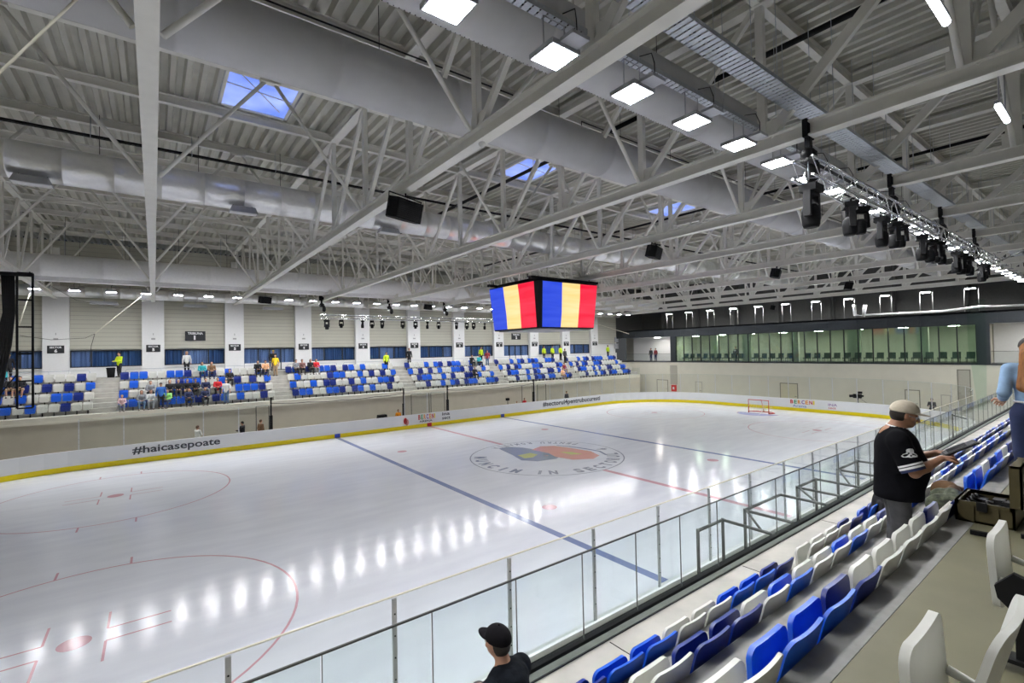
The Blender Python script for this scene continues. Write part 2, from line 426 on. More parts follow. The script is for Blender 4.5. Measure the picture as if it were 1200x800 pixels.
# black end poles and door frames at the far benches
for i, (px, lab) in enumerate(((318, 'thick black pole at the left end of the long open bench'), (474, 'thick black pole left of the arena name lettering'),
                               (525.5, 'thick black pole right of the arena name lettering'), (627, 'thick black pole left of the sectorul hashtag'))):
    X = on(1, 15.06, px, 470)[0]
    m = MB(); m.box(X-.09, X+.09, 15.14, 15.3, 0, 2.1); m.box(X-.045, X+.045, 15.17, 15.27, 2.1, 3.35); m.box(X-.14, X+.14, 15.13, 15.31, 0, .06)
    tag(m.build('end_pole', BLACKM, org=(X, 15.22, 0)), lab, 'pole')
for i, (a, b_, lab) in enumerate(((300, 315, 'slim bench gate frame left of the first black pole'), (482, 503, 'slim gate frame behind the arena lettering, left one'),
                                  (505, 521, 'slim gate frame behind the arena lettering, right one'), (612, 624, 'slim gate frame left of the fourth pole'), (630, 640, 'slim gate frame right of the fourth pole'))):
    X0 = on(1, 15.5, a, 470)[0]; X1 = on(1, 15.5, b_, 470)[0]
    m = MB(); m.tube([(X0, 15.5, 0), (X0, 15.5, 2.75), (X1, 15.5, 2.75), (X1, 15.5, 0)], .03, 6)
    tag(m.build('gate_frame', DKRAIL, org=((X0+X1)/2, 15.5, 0)), lab, 'gate frame')
# safety cable sagging over the open benches
for i, (a, b_) in enumerate(((GAPS[0][0], GAPS[0][1]), (GAPS[1][0], GAPS[1][1]))):
    pts = []
    for j in range(25):
        f = j/24; pts.append((a+(b_-a)*f, 15.2, 2.95-.16*math.sin(PI*f)-.05*abs(math.sin(4*PI*f))))
    m = MB(); m.tube(pts, .022, 6)
    tag(m.build('safety_cable', CABLE), ('black cable sagging over the long open bench', 'black cable sagging over the shorter open bench')[i], 'cable')

# ------------------------------------------------------------------ stands
XS0, XS1 = -33.0, 31.2
def stand_profile(s):
    P = [(17.43, 0), (17.43, 2.87), (18.70, 2.87), (18.70, 3.45), (19.50, 3.45), (19.50, 4.03), (20.30, 4.03), (20.30, 4.61)]
    P += [(21.10, 4.61), (21.10, ZW), (YF, ZW), (YF, 0)] if s > 0 else [(22.0, 4.61), (22.0, 5.19), (-YN, 5.19), (-YN, 0)]
    return [(s*y, z) for y, z in P]
for s, nm in ((1, 'grandstand_far'), (-1, 'grandstand_near')):
    m = MB(); m.prism(stand_profile(s), XS0, XS1, 'x'); struct(nm, m, [CONC])
# lower faces of the parapets
m = MB(); m.box(XS0, XS1, 17.38, 17.43, 0, 2.5); struct('wall_far_corridor', m, [CORW])
m = MB(); m.box(XS0, XS1, -17.43, -17.38, 0, 2.5); struct('wall_near_corridor', m, [CORW])
m = MB(); m.box(XS0, XS1, 17.33, 17.43, 2.5, 2.62); m.box(XS0, XS1, 17.36, 17.43, 2.62, 2.9); struct('trim_1', m, [WALLP])
# olive coated walkway and grey strips on the near stand
m = MB(); m.box(XS0, XS1, -21.98, -20.47, 4.61, 4.618); struct('floor_walkway', m, [OLIVE])
m = MB()
for y0, y1, z in ((-20.465, -20.302, 4.61), (-20.298, -19.51, 4.03), (-19.498, -18.71, 3.45)): m.box(XS0, XS1, y0, y1, z, z+.006)
struct('floor_tread', m, [CONCD])
# aisle half steps
for s in (1, -1):
    m = MB()
    for k in range(-1, 6):
        x0 = SEC0+SECP*k-1.36; x1 = x0+1.30
        if s < 0: x0, x1 = -11.85+SECP*k, -10.75+SECP*k
        for (y, z) in ((18.34, 2.87), (19.16, 3.45), (19.96, 4.03)): m.box(x0, x1, s*y, s*(y+.36 if y < 18.5 else y+.34), z, z+.29)
    struct('stairs', m, [CONC])

# glass railing on the near parapet: one pane after another, in a dark channel with a slim top rail
m = MB(); m.box(-31, XS1, -17.485, -17.415, 2.872, 2.925, 0); m.box(-31, XS1, -17.415, -17.40, 2.872, 2.93, 0)
tag(m.build('glazing_channel', BLACKM, org=(-15, -17.45, 2.87)), 'black floor channel that holds the glass railing of the near stand', 'channel')
m = MB(); m.box(-31, XS1, -17.58, -17.49, 2.872, 2.89, 0); m.box(-31, XS1, -17.592, -17.582, 2.872, 2.876, 1); struct('trim_2', m, [mat('sill_sealant', (.30, .31, .27), .5, noise=.1), BLACKM])
m = MB(); m.box(-31, XS1, -17.459, -17.441, 3.90, 3.916, 0)
tag(m.build('top_rail', DKRAIL, org=(-15, -17.45, 3.9)), 'slim dark top rail along the glass railing of the near stand', 'rail')
def pane_mesh(L):
    m = MB(); m.box(.010, L-.010, -.008, .008, 2.92, 3.90); m.box(.0035, .0085, -.008, .008, 2.92, 3.90, 1); return m
pr = None; n = 0
for k in range(-4, 48):
    x = -16.54+.97*k
    if x > 30: break
    n += 1; lab = 'clear glass railing pane of the near stand, %s from the left end' % nth(n)
    if pr is None:
        pr = bpy.data.objects.new('railing_pane', pane_mesh(.97).mesh('railing_pane', [PANE, mat('pane_joint', (.16, .17, .165), .5, noise=.05)])); COL.objects.link(pr); pr.location = (x, -17.45, 0)
        tag(pr, lab, 'glass pane', 'glass railing panes of the near stand')
    else: o = pr.copy(); COL.objects.link(o); o.location = (x, -17.45, 0); o['label'] = lab
pr = None; n = 0
for k in range(28):
    x = -25.8+2.04*k; n += 1; lab = 'glass railing pane of the far stand, %s from the left end' % nth(n)
    if pr is None:
        m = MB(); m.box(.01, 2.03, -.006, .006, 2.9, 3.72)
        pr = bpy.data.objects.new('railing_pane', m.mesh('railing_pane_far', [CLEAR])); COL.objects.link(pr); pr.location = (x, 17.46, 0)
        tag(pr, lab, 'glass pane', 'glass railing panes of the far stand')
    else: o = pr.copy(); COL.objects.link(o); o.location = (x, 17.46, 0); o['label'] = lab
# hooped handrails behind the top row of the far stand
n = 0
for k in range(-1, 5):
    for j in range(2):
        x0 = SEC0+SECP*k+.3+j*4.6; x1 = x0+4.0
        if x1 > XS1: continue
        m = MB(); y = 21.45
        m.tube([(x0, y, ZW), (x0, y, 5.42), (x0+.08, y, 5.52), (x1-.08, y, 5.52), (x1, y, 5.42), (x1, y, ZW)], .022, 6)
        m.tube([((x0+x1)/2, y, ZW), ((x0+x1)/2, y, 5.52)], .018, 6); n += 1
        tag(m.build('hoop_handrail', GALV, org=((x0+x1)/2, y, ZW)), 'steel hoop handrail behind the top far row, %s from the left' % nth(n), 'handrail', 'hoop handrails behind the far seats')

# ------------------------------------------------------------------ far wall, columns, windows, signs
m = MB(); z = 6.95
m.box(XW, XE, YF, YF+.3, 0, 5.66, 1)
m.box(XW, XE, YF+.24, YF+.3, 5.66, 6.95, 1)
k = 0
while z < 14.4:
    h = .30
    m.box(XW, XE, YF+.02, YF+.3, z, z+h-.035, 0); m.box(XW, XE, YF+.045, YF+.3, z+h-.035, z+h, 2); z += h
struct('wall_far', m, [SIDING, COLW, mat('siding_joint', (.36, .355, .30), .7, noise=.05)])
ncol = 0
for k in range(-3, 10):
    X = TX(k)
    m = MB(); m.box(X-.66, X+.66, YC, YF+.02, ZW, 10.55, 0); m.box(X-.2, X+.2, YC+.05, YF+.02, 10.55, 13.9, 1); m.box(X-.66, X+.66, YC-.02, YC, ZW, ZW+.12, 0)
    tag(m.build('column', [COLW, W_STEEL]), kind='structure')
CURT = mat('blue_curtain', (.085, .165, .31), .7, noise=.65, scale=1.0, stretch=(9, 1, .2))
CURT2 = mat('pale_blue_curtain', (.33, .41, .58), .7, noise=.45, scale=1.0, stretch=(9, 1, .2))
WGLASS = glassmat('window_glass', (.80, .86, .95), .10)
wn = 0
for k in range(-2, 9):
    x0 = TX(k)+.66; x1 = TX(k+1)-.66; wn += 1; door = k in (1, 6)
    zb = ZW+.05 if door else 5.70; zt = 6.90
    w = empty('window_%d' % wn, ((x0+x1)/2, YF+.1, zb)); w['kind'] = 'structure'
    m = MB(); t = .07; y0, y1 = YF-.02, YF+.12
    m.box(x0, x1, y0, y1, zt-t, zt); m.box(x0, x1, y0, y1, zb, zb+t); m.box(x0, x0+t, y0, y1, zb, zt); m.box(x1-t, x1, y0, y1, zb, zt)
    divs = (.28, .5, .72) if door else ((.28, .66) if k % 2 else (.30, .72))
    for d in divs: m.box(x0+(x1-x0)*d-.04, x0+(x1-x0)*d+.04, y0, y1, zb, zt)
    if not door: m.box(x0, x1, YF-.06, YF+.02, 5.60, 5.70, 1)
    m.build('frame', [DKFRAME, COLW], w)
    m = MB(); m.box(x0+t, x1-t, YF+.03, YF+.045, zb+t, zt-t); m.build('pane', WGLASS, w)
    m = MB(); n = 44
    for a, b_, mi in ((0, divs[0], (wn+1) % 3 == 0), (divs[0], divs[1], wn % 3 == 0), (divs[1], 1, (wn+2) % 3 == 0)):
        xa, xb = x0+(x1-x0)*a+.05, x0+(x1-x0)*b_-.05; q = max(6, int(n*(b_-a)))
        vs = []
        for i in range(q+1):
            X = xa+(xb-xa)*i/q; Y = YF+.14+(.05 if i % 2 else 0)
            vs += [(X, Y, zb+.02), (X, Y, zt-.02)]
        m.add(vs, [(2*i, 2*i+2, 2*i+3, 2*i+1) for i in range(q)], 1 if mi or door else 0)
    m.build('curtain', [CURT, CURT2], w)
if True:  # sector signs on the columns
    for k, num in zip(range(-1, 10), (6, 5, 5, 4, 4, 3, 3, 2, 2, 1, 1)):
        X = TX(k); s = empty('sector_sign', (X, YC-.03, 6.95), 'dark sign reading SECTOR %d on the %s column from the left' % (num, nth(k+2)), 'sign', 'sector signs on the columns')
        m = MB(); m.box(X-.42, X+.42, YC-.045, YC-.005, 6.72, 7.24); m.build('board', SIGN, s)
        m = MB(); text_faces(m, 'SECTOR', .60, .13, lambda u, v: (X-.30+u, YC-.05, 7.05+v), 0, bold=.03)
        text_faces(m, str(num), .15 if num != 1 else .08, .23, lambda u, v: (X-.07+u, YC-.05, 6.77+v), 0, bold=.05); m.build('lettering', LETTER, s)
        m = MB(); m.box(X-.12, X+.12, YC-.04, YC-.0, 7.62, 7.74); m.box(X-.02, X+.02, YC-.04, YC, 7.95, 8.1)
        tag(m.build('wall_sensor', mat('grey_plastic', (.4, .4, .4), .5, noise=.05), org=(X, YC, 7.6)), 'small grey box high on the %s column, above its sector sign' % nth(k+2), 'sensor box')
    for px, num, lab in ((229, 1, 'dark sign reading TRIBUNA 1 above the curtained doors'), (605, 2, 'dark sign reading TRIBUNA 2 below the video cube')):
        X = on(1, YF-.1, px, 395)[0]; s = empty('tribune_sign', (X, YF-.06, 7.9), lab, 'sign')
        m = MB(); m.box(X-.66, X+.66, YF-.09, YF-.04, 7.55, 8.28); m.build('board', SIGN, s)
        m = MB(); m.box(X-.5, X-.46, YF-.05, YF+.02, 7.7, 7.8); m.box(X+.46, X+.5, YF-.05, YF+.02, 7.7, 7.8); m.build('bracket', SIGN, s)
        m = MB(); text_faces(m, 'TRIBUNA', 1.0, .19, lambda u, v: (X-.5+u, YF-.095, 8.02+v), 0, bold=.03)
        text_faces(m, str(num), .24 if num != 1 else .12, .34, lambda u, v: (X-.11+u, YF-.095, 7.61+v), 0, bold=.06); m.build('lettering', LETTER, s)
# tall grey posters near the far corner
for i, z in enumerate((6.2, 7.1)):
    X = on(1, YF-.05, 723, 410)[0]; m = MB(); m.box(X-.4, X+.4, YF-.03, YF+.01, z, z+.75)
    tag(m.build('wall_poster', mat('poster_grey', (.36, .37, .40), .5, noise=.3, scale=10), org=(X, YF, z)), ('lower', 'upper')[i]+' grey poster at the right end of the far wall', 'poster')

# ------------------------------------------------------------------ end wall with the glazed lounge
ZL, ZG, ZR = 4.45, 7.62, 8.62
LY0, LY1 = -13.6, 13.55
m = MB(); m.box(XE, XE+.3, YN, YF+.3, -.03, ZL-.05); struct('wall_end', m, [WALLP])
m = MB(); m.box(XE-.06, 40, YN, YF, ZL-.08, ZL); struct('floor_lounge', m, [DKFRAME])
m = MB()
m.box(XE, XE+.35, YN, YF, ZG, ZR); m.box(XE, 40, YN, YF, ZR-.15, ZR)
for y in np.arange(-24, 22, 2.3): m.box(XE-.012, XE, y-.01, y+.01, ZG, ZR)
m.box(XE, XE+.3, LY1, LY1+.75, ZL, ZG); m.box(XE, XE+.3, LY0-.75, LY0, ZL, ZG)
struct('wall_fascia', m, [DKFRAME])
m = MB(); m.box(39.2, 39.5, YN, YF+3, ZR, 15, 1); m.box(39.2, 39.5, YN, YF+3, ZL, ZR, 0); m.box(XE+.3, 39.3, LY1+.3, LY1+.45, ZL, ZG); m.box(XE+.3, 39.3, LY0-.45, LY0-.3, ZL, ZG)
struct('wall_lounge_back', m, [WALLP, DKWALL])
m = MB(); m.box(37, 37.2, LY1+.4, 22.9, ZL, ZG+.3); m.box(36.9, 37.1, YN, LY0-.5, ZL, ZG+.3); struct('wall_balcony_back', m, [COLW])
for k, y in enumerate(np.arange(-22.5, 22, 5.2)):
    m = MB(); m.box(38.6, 39.2, y-.3, y+.3, ZR, 14); m.box(38.4, 38.6, y-.12, y+.12, ZR, 14)
    tag(m.build('column', [DKWALL]), kind='structure')
n = 24; dy = (LY1-LY0)/n
MULL = mat('mullion_dark', (.03, .04, .04), .4, .3, noise=.1)
win = empty('window_20', (XE+.1, 0, ZL)); win['kind'] = 'structure'
m = MB(); m.box(XE+.02, XE+.14, LY0, LY1, ZL, ZL+.08); m.box(XE+.02, XE+.14, LY0, LY1, ZG-.07, ZG)
for i in range(n+1): m.box(XE+.0, XE+.14, LY0+i*dy-.035, LY0+i*dy+.035, ZL, ZG)
m.build('frame', MULL, win)
m = MB()
for i in range(n): m.box(XE+.06, XE+.075, LY0+i*dy+.035, LY0+(i+1)*dy-.035, ZL+.08, ZG-.07)
m.build('pane', LGLASS, win)
for i, (y, w) in enumerate(((-10.1, .35), (-5.0, .5), (.2, .35), (5.2, .5), (9.0, .3))):
    m = MB(); m.box(XE+1.1, XE+1.1+w, y-w, y+w, ZL, ZG); tag(m.build('column', [WALLP]), kind='structure')
# lounge chairs
def lounge_chair():
    t = empty('lounge_chair', (0, 0, 0), 'x', 'chair', 'chairs in the glazed lounge')
    for nm, f in (('seat', lambda m: m.box(-.26, .26, -.27, .27, .40, .50)), ('backrest', lambda m: m.prism([(.24, .45), (.33, .95), (.27, .95), (.17, .45)], -.26, .26, 'y'))):
        m = MB(); f(m); m.build(nm, CHF, t)
    m = MB()
    for x, y in ((-.22, -.22), (-.22, .22), (.22, -.22), (.22, .22)): m.tube([(x, y, 0), (x, y, .42)], .018, 5)
    m.build('leg_frame', BLACKM, t)
    return t
ADDED_LAMP = mat('added_lounge_light', (.9, .9, .9), .5, emit=((1.0, .97, .9), 60.0))  # glow of the lamps added inside the lounge
CHF = mat('lounge_fabric', (.10, .14, .14), .8, noise=.15)
lc = None; n = 0
for y in np.arange(12.7, -13.2, -.86):
    if abs(y+.1) < .5 or abs(y-5.1) < .4: continue
    n += 1; lab = 'dark padded lounge chair behind the glazing, %s from the left' % nth(n)
    p = (XE+.75, float(y), ZL)
    if lc is None:
        lc = lounge_chair(); lc.location = p; lc['label'] = lab; tag(lc, lab)
    else: dup(lc, p, lab)
# balustrades of the two open balconies
for i, (y0, y1) in enumerate(((LY1+.8, 21.7), (-22, LY0-.8))):
    m = MB(); m.box(XE+.05, XE+.065, y0, y1, ZL, ZL+.98)
    b_ = m.build('balustrade', CLEAR, org=(XE+.05, (y0+y1)/2, ZL)); tag(b_, ('glass balustrade of the open balcony left of the lounge', 'glass balustrade of the open balcony right of the lounge')[i], 'balustrade')
    m = MB(); m.box(XE+.04, XE+.075, y0, y1, ZL+.98, ZL+1.01); m.build('top_rail', DKRAIL, b_)
# doors in the end wall
def edoor(px0, px1, z0, z1, nm, fr, pn, handle=True):
    y0 = on(0, XE, px0, 450)[1]; y1 = on(0, XE, px1, 450)[1]; y0, y1 = min(y0, y1), max(y0, y1)
    d = empty(nm, (XE, (y0+y1)/2, z0)); d['kind'] = 'structure'
    m = MB(); m.box(XE-.05, XE+.02, y0, y0+.07, z0, z1); m.box(XE-.05, XE+.02, y1-.07, y1, z0, z1); m.box(XE-.05, XE+.02, y0, y1, z1-.08, z1); m.build('frame', fr, d)
    m = MB(); m.box(XE-.02, XE+.01, y0+.07, y1-.07, z0, z1-.08); m.build('leaf', pn, d)
    if handle:
        m = MB(); m.box(XE-.07, XE-.02, y0+.15, y0+.3, z0+1.0, z0+1.04); m.build('handle', DKRAIL, d)
DG = mat('door_grey', (.45, .43, .37), .5, noise=.04); DF = mat('door_frame_grey', (.25, .24, .2), .5, noise=.05)
edoor(770, 783, 0, 2.15, 'door_1', DF, WALLP); edoor(815, 823, 0, 2.1, 'door_2', DG, WALLP)
edoor(914, 935, 0, 2.35, 'door_3', DF, mat('door_cream', (.62, .58, .42), .5, noise=.04))
edoor(1060, 1078, 0, 2.2, 'door_4', DF, WALLP); edoor(1102, 1114, 0, 1.9, 'door_5', DG, WALLP)
edoor(786, 794, 1.6, 4.0, 'door_6', DG, DG, False); edoor(1122, 1138, .9, 4.0, 'door_7', DF, DG, False)
y = on(0, XE, 790.5, 460)[1]
m = MB(); m.box(XE-.19, XE-.005, y-.32, y+.32, .75, 1.55, 0); m.box(XE-.20, XE-.19, y-.12, y+.12, 1.0, 1.3, 1)
tag(m.build('hydrant_cabinet', [RED, LETTER], org=(XE-.01, y, .75)), 'red hydrant cabinet on the end wall below the tall grey niche', 'fire cabinet')
# side walls that close the hall
m = MB(); m.box(XW-.3, XW, YN, YF+3, 0, 15); struct('wall_left', m, [SIDING])
m = MB(); m.box(XW, 40, YN-.3, YN, 0, 15); struct('wall_near', m, [DKWALL])
m = MB(); m.box(XE+.05, 39.2, YF+.0, YF+.3, ZR, 15); struct('wall_far_corner', m, [DKWALL])

ll = None; n = 0  # lamps added to brighten the lounge and balcony interiors
for y in list(np.arange(-12, 13, 3.4))+[17.5, -17.5, -20.5]:
    n += 1; lab = 'flat ceiling lamp added to brighten the glazed lounge and balconies, %s one' % nth(n)
    p = (XE+1.8, float(y), ZG-.02)
    if ll is None:
        ll = empty('added_ceiling_lamp', p, lab, 'lamp', 'added ceiling lamps of the lounge')
        m = MB(); m.box(p[0]-.3, p[0]+.3, p[1]-.3, p[1]+.3, p[2]-.03, p[2]-.02); m.build('diffuser', ADDED_LAMP, ll)
        m = MB(); m.box(p[0]-.33, p[0]+.33, p[1]-.33, p[1]+.33, p[2]-.02, p[2]+.03); m.build('housing', HOUSE, ll)
    else: dup(ll, p, lab)
m = MB(); m.box(XE+.35, 39.2, YN, YF, ZG+.05, ZG+.12); tag(m.build('ceiling_lounge', [COLW]), kind='structure')

m = MB()
for k in range(-5, 15):
    x = -14.35+3.05*k; m.box(x, x+.012, -18.66, -17.62, 2.8705, 2.8735)
struct('trim_3', m, [BLACKM])
# ------------------------------------------------------------------ roof deck
PY = [-10.4+3.14*i for i in range(-4, 11)]      # purlin lines
YR0, YR1 = YN, YF+3
m = MB(); pitch = .36; vs = []; xs = []
x = XW
while x < 40:
    xs += [(x, 0), (x+.12, 0), (x+.17, .17), (x+.31, .17)]; x += pitch
xs.append((x, 0))
for X, dz in xs:
    vs += [(X, YR0, ztop(YR0)+.34+dz), (X, YR1, ztop(YR1)+.34+dz)]
m.add(vs, [(2*i, 2*i+2, 2*i+3, 2*i+1) for i in range(len(xs)-1)], 0)
# leave the skylight openings: they are glazed upstands let into the deck
SKY = []
for k in (0, 2, 4):
    SKY.append((TX(k)+1.65, TX(k)+3.6, PY[5]+.45, PY[6]-.35))
struct('ceiling', m, [DECK])
m = MB(); m.box(XW, 40, YR0, YR1, 15.5, 15.6)
SKYM = bpy.data.materials.new('skylight_sky'); SKYM.use_nodes = True
b = SKYM.node_tree.nodes['Principled BSDF']; nz = SKYM.node_tree.nodes.new('ShaderNodeTexNoise'); nz.inputs['Scale'].default_value = 1.4
rp = SKYM.node_tree.nodes.new('ShaderNodeValToRGB'); rp.color_ramp.elements[0].position = .35; rp.color_ramp.elements[1].position = .65
rp.color_ramp.elements[0].color = (.10, .17, .55, 1); rp.color_ramp.elements[1].color = (.28, .36, .70, 1)
SKYM.node_tree.links.new(nz.outputs['Fac'], rp.inputs[0]); SKYM.node_tree.links.new(rp.outputs[0], b.inputs['Base Color']); SKYM.node_tree.links.new(rp.outputs[0], b.inputs['Emission Color'])
b.inputs['Emission Strength'].default_value = 1.0
for i, (x0, x1, y0, y1) in enumerate(SKY):
    z = ztop((y0+y1)/2)+.30
    w = empty('window_%d' % (30+i), ((x0+x1)/2, (y0+y1)/2, z)); w['kind'] = 'structure'
    m = MB()
    for a in ((x0, x0+.09, y0, y1), (x1-.09, x1, y0, y1), (x0, x1, y0, y0+.09), (x0, x1, y1-.09, y1)): m.box(*a, z-.04, z+.03)
    for f in (.35,): m.tube([(x0, y0+(y1-y0)*f, z-.02), (x1, y0+(y1-y0)*f+.25, z-.02)], .02, 6)
    m.tube([(x0+.4, y0+.2, z-.03), (x1-.3, y1-.5, z-.03)], .018, 6)
    m.build('frame', W_STEEL, w)
    m = MB(); m.box(x0+.05, x1-.05, y0+.05, y1-.05, z+.0, z+.015); m.build('pane', SKYM, w)

# ------------------------------------------------------------------ trusses
def hsec(m, p, q, w, h, t=.035):
    """rolled H section between p and q, flanges top and bottom"""
    p = Vector(p); q = Vector(q)
    up = Vector((0, 0, 1))
    m.beam(p+up*(h/2-t/2), q+up*(h/2-t/2), w, t); m.beam(p-up*(h/2-t/2), q-up*(h/2-t/2), w, t); m.beam(p, q, t*.7, h-2*t)
ZB = 10.40
TY0, TY1 = YN+.05, YF-.05
def make_truss(X):
    t = empty('roof_truss', (X, 0, ZB), 'x', 'roof truss', 'white steel roof trusses')
    m = MB(); hsec(m, (X, TY0, ZB+.15), (X, TY1, ZB+.15), .245, .30)
    m.build('bottom_chord', W_STEEL, t)
    m = MB(); hsec(m, (X, TY0, ztop(TY0)+.14), (X, TY1, ztop(TY1)+.14), .27, .28); m.build('top_chord', W_STEEL, t)
    for i, y in enumerate(PY):
        if y > TY1-.2: continue
        w = .26 if y < -18 else .16 if y < 0 else .12
        m = MB(); m.beam((X, y, ZB+.3), (X, y, ztop(y)), w, w*.8, up=(1, 0, 0)); m.build('post', W_STEEL, t)
        if y < 2:    # diagonals rise towards the near side
            if i > 0:
                y2 = PY[i-1]; m = MB(); m.beam((X, y-.12, ZB+.3), (X, y2+.12, ztop(y2)), .13 if y > -15 else .2, .11, up=(1, 0, 0)); m.build('diagonal', W_STEEL, t)
        elif i+1 < len(PY) and PY[i+1] < TY1:
            y2 = PY[i+1]; m = MB(); m.beam((X, y+.12, ZB+.3), (X, y2-.12, ztop(y2)), .10, .09, up=(1, 0, 0)); m.build('diagonal', W_STEEL, t)
        m = MB(); m.box(X-.012, X+.012, y-.32, y+.2, ZB+.3, ZB+.62); m.build('gusset', W_STEEL, t)
    return t
tr0 = make_truss(TX(0))
tr0['label'] = 'white roof truss seen edge-on at the left, ending on the SECTOR 5 column'
for k, lab in ((-2, 'white roof truss hidden at the far left edge behind the black hanging frame'), (-1, 'white roof truss at the upper left, ending on the SECTOR 6 column'), (1, 'white roof truss crossing the upper middle, with the largest black loudspeaker'),
               (2, 'white roof truss crossing the upper right, nearest one with a chain hoist'), (3, 'white roof truss carrying the second loudspeaker, behind the two nearest trusses'),
               (4, 'white roof truss just behind the video cube, fifth from the left'), (5, 'white roof truss with the third loudspeaker, beyond the video cube'), (6, 'white roof truss fourth from the end wall'),
               (7, 'white roof truss with the farthest loudspeaker, third from the end wall'), (8, 'white roof truss second from the end wall'), (9, 'white roof truss nearest the end wall, above its hanging lamps')):
    dup(tr0, (TX(k), 0, ZB), lab)

# ------------------------------------------------------------------ purlins with their raking braces
BR = [1, 3, 5, 7, 9, 11, 13]
for i, y in enumerate(PY):
    if y > YF: continue
    lab = 'long white purlin under the deck, %s from the near side' % nth(i+1)
    p = empty('purlin', (0, y, ztop(y)), lab, 'purlin', 'purlins under the roof deck')
    m = MB(); hsec(m, (XW+.02, y, ztop(y)+.15), (38.2, y, ztop(y)+.15), .17, .28, .03); m.build('beam', W_STEEL, p)
    if i in BR:
        for k in range(-2, 9):
            xa, xb = TX(k), TX(k+1); xm = (xa+xb)/2
            for xx, s in ((xa, 1), (xb, -1)):
                m = MB(); m.tube([(xx+s*.16, y, ZB+.25), (xm-s*.12, y+.02, ztop(y)-.02)], .05, 7); m.build('brace', W_STEEL, p)
            m = MB(); m.box(xm-.25, xm+.25, y-.09, y+.09, ztop(y)-.06, ztop(y)); m.build('brace_plate', W_STEEL, p)
# flat wind bracing between purlins
n = 0
for k in range(-2, 8):
    for j in (10,):
        y0, y1 = PY[j], PY[j+1]; xa, xm, xb = TX(k)+.1, TX(k)+SP/2, TX(k+1)-.1; z = ztop(y0)-.03; n += 1
        m = MB(); m.tube([(xa, y0, z), (xm, (y0+y1)/2, z-.02), (xb, y0, z)], .035, 6); m.tube([(xa, y1, z), (xm, (y0+y1)/2, z-.02), (xb, y1, z)], .035, 6)
        m.box(xm-.16, xm+.16, (y0+y1)/2-.12, (y0+y1)/2+.12, z-.07, z+.02)
        tag(m.build('wind_bracing', W_STEEL, org=(xm, y0, z)), 'thin crossed wind bracing under the deck, bay %s from the left' % nth(k+3), 'bracing', 'wind bracing crosses')

# ------------------------------------------------------------------ ducts
def duct(name, y, z, r, mt, label, x0=XW+.1, x1=XE-1, seams=2.62, wob=0, n=20):
    d = empty(name, (-10, y, z), label, 'duct')
    m = MB(); pts = []; rs = []; x = x0
    while x < x1:
        for dx, f in ((0, 1), (.35*seams, 1-.010*wob), (.7*seams, 1-.004*wob), (.965*seams, 1), (.967*seams, 1.008), (.998*seams, 1.008)):
            if x+dx < x1: pts.append((x+dx, y, z)); rs.append(r*f)
        x += seams
    m.tube(pts, rs, n); m.build('tube', mt, d)
    x = x0+.9; me = None
    while x < x1:
        if me is None: m = MB(); m.tube([(0, 0, r*.98), (0, 0, ztop(y)+.1-z)], .008, 4); me = m.mesh('hanger', CABLE)
        h = bpy.data.objects.new('hanger', me); h.parent = d; h.location = (x+10, 0, 0); COL.objects.link(h); x += max(2.62, seams)
    return d
duct('fabric_duct', -11.75, 12.10, .59, DUCT, 'thick grey fabric air duct, upper left to centre, farther of the near pair')
d2 = duct('fabric_duct', -15.0, 12.10, .60, DUCT, 'thick grey fabric air duct directly behind the near row of bright lamps')
m = MB(); x = -33
while x < 32: m.box(x, x+.014, -14.742, -14.73, 11.550, 11.560); x += .09
m.build('perforation', BLACK, d2)
duct('foil_duct', -1.75, 12.17, .55, FOIL, 'silver foil-wrapped air duct running over the middle of the rink', wob=.25, seams=1.2)
duct('painted_duct', 15.0, 11.55, .62, WPAINT, 'light grey duct in front of the far wall, above the far row of lamps')
duct('spiral_duct', 21.4, 10.80, .37, FOIL, 'slim silver duct along the top of the far wall columns', seams=.9, n=14)
m = MB(); m.box(-29, 31, 15.2, 15.7, 10.72, 10.95)
for x in np.arange(-28.5, 31, 1.31): m.box(x, x+.02, 15.19, 15.2, 10.72, 10.95); 
tag(m.build('duct_plenum', WPAINT, org=(0, 15.4, 10.75)), 'long flat white box hanging under the light grey far duct', 'duct')
# small ceiling heaters under the foil duct
hp = None
for px, lab in ((38, 'flat grey unit heater under the foil duct at the left edge'), (285, 'flat grey unit heater under the foil duct, middle of the left half'), (455, 'flat grey unit heater under the foil duct, beside the large loudspeaker')):
    X = on(1, -2.15, px, 240)[0]
    if hp is None:
        hp = empty('unit_heater', (X, -2.15, 11.40), lab, 'heater', 'unit heaters under the foil duct')
        m = MB(); m.prism([(-.45, 0), (.45, 0), (.36, .2), (-.36, .2)], -1.9, -1.5, 'y')
        m.v = [(v[0]+X, v[1]-.45, v[2]+11.40) for v in m.v]; m.build('hood', HOUSE, hp)
        m = MB(); m.box(X-.42, X+.42, -2.31, -1.99, 11.38, 11.40); m.build('diffuser', LETTER, hp)
        m = MB(); m.tube([(X-.3, -2.1, 11.58), (X-.3, -2.0, 11.75)], .012, 5); m.tube([(X+.3, -2.1, 11.58), (X+.3, -2.0, 11.75)], .012, 5); m.build('hanger', CABLE, hp)
    else: dup(hp, (X, -2.15, 11.40), lab)
for i, (px, lab) in enumerate(((122, 'flat white heater under the slim silver duct, first bay'), (229, 'flat white heater above the TRIBUNA 1 sign'), (320, 'flat white heater under the slim silver duct, third bay'))):
    X = on(1, 21.2, px, 355)[0]
    m = MB(); m.prism([(X-.75, 10.0), (X+.75, 10.0), (X+.7, 10.2), (X-.7, 10.2)], 21.0, 21.5, 'y'); m.tube([(X, 21.25, 10.2), (X, 21.25, 10.45)], .02, 5)
    tag(m.build('wall_heater', HOUSE, org=(X, 21.25, 10.1)), lab, 'heater')

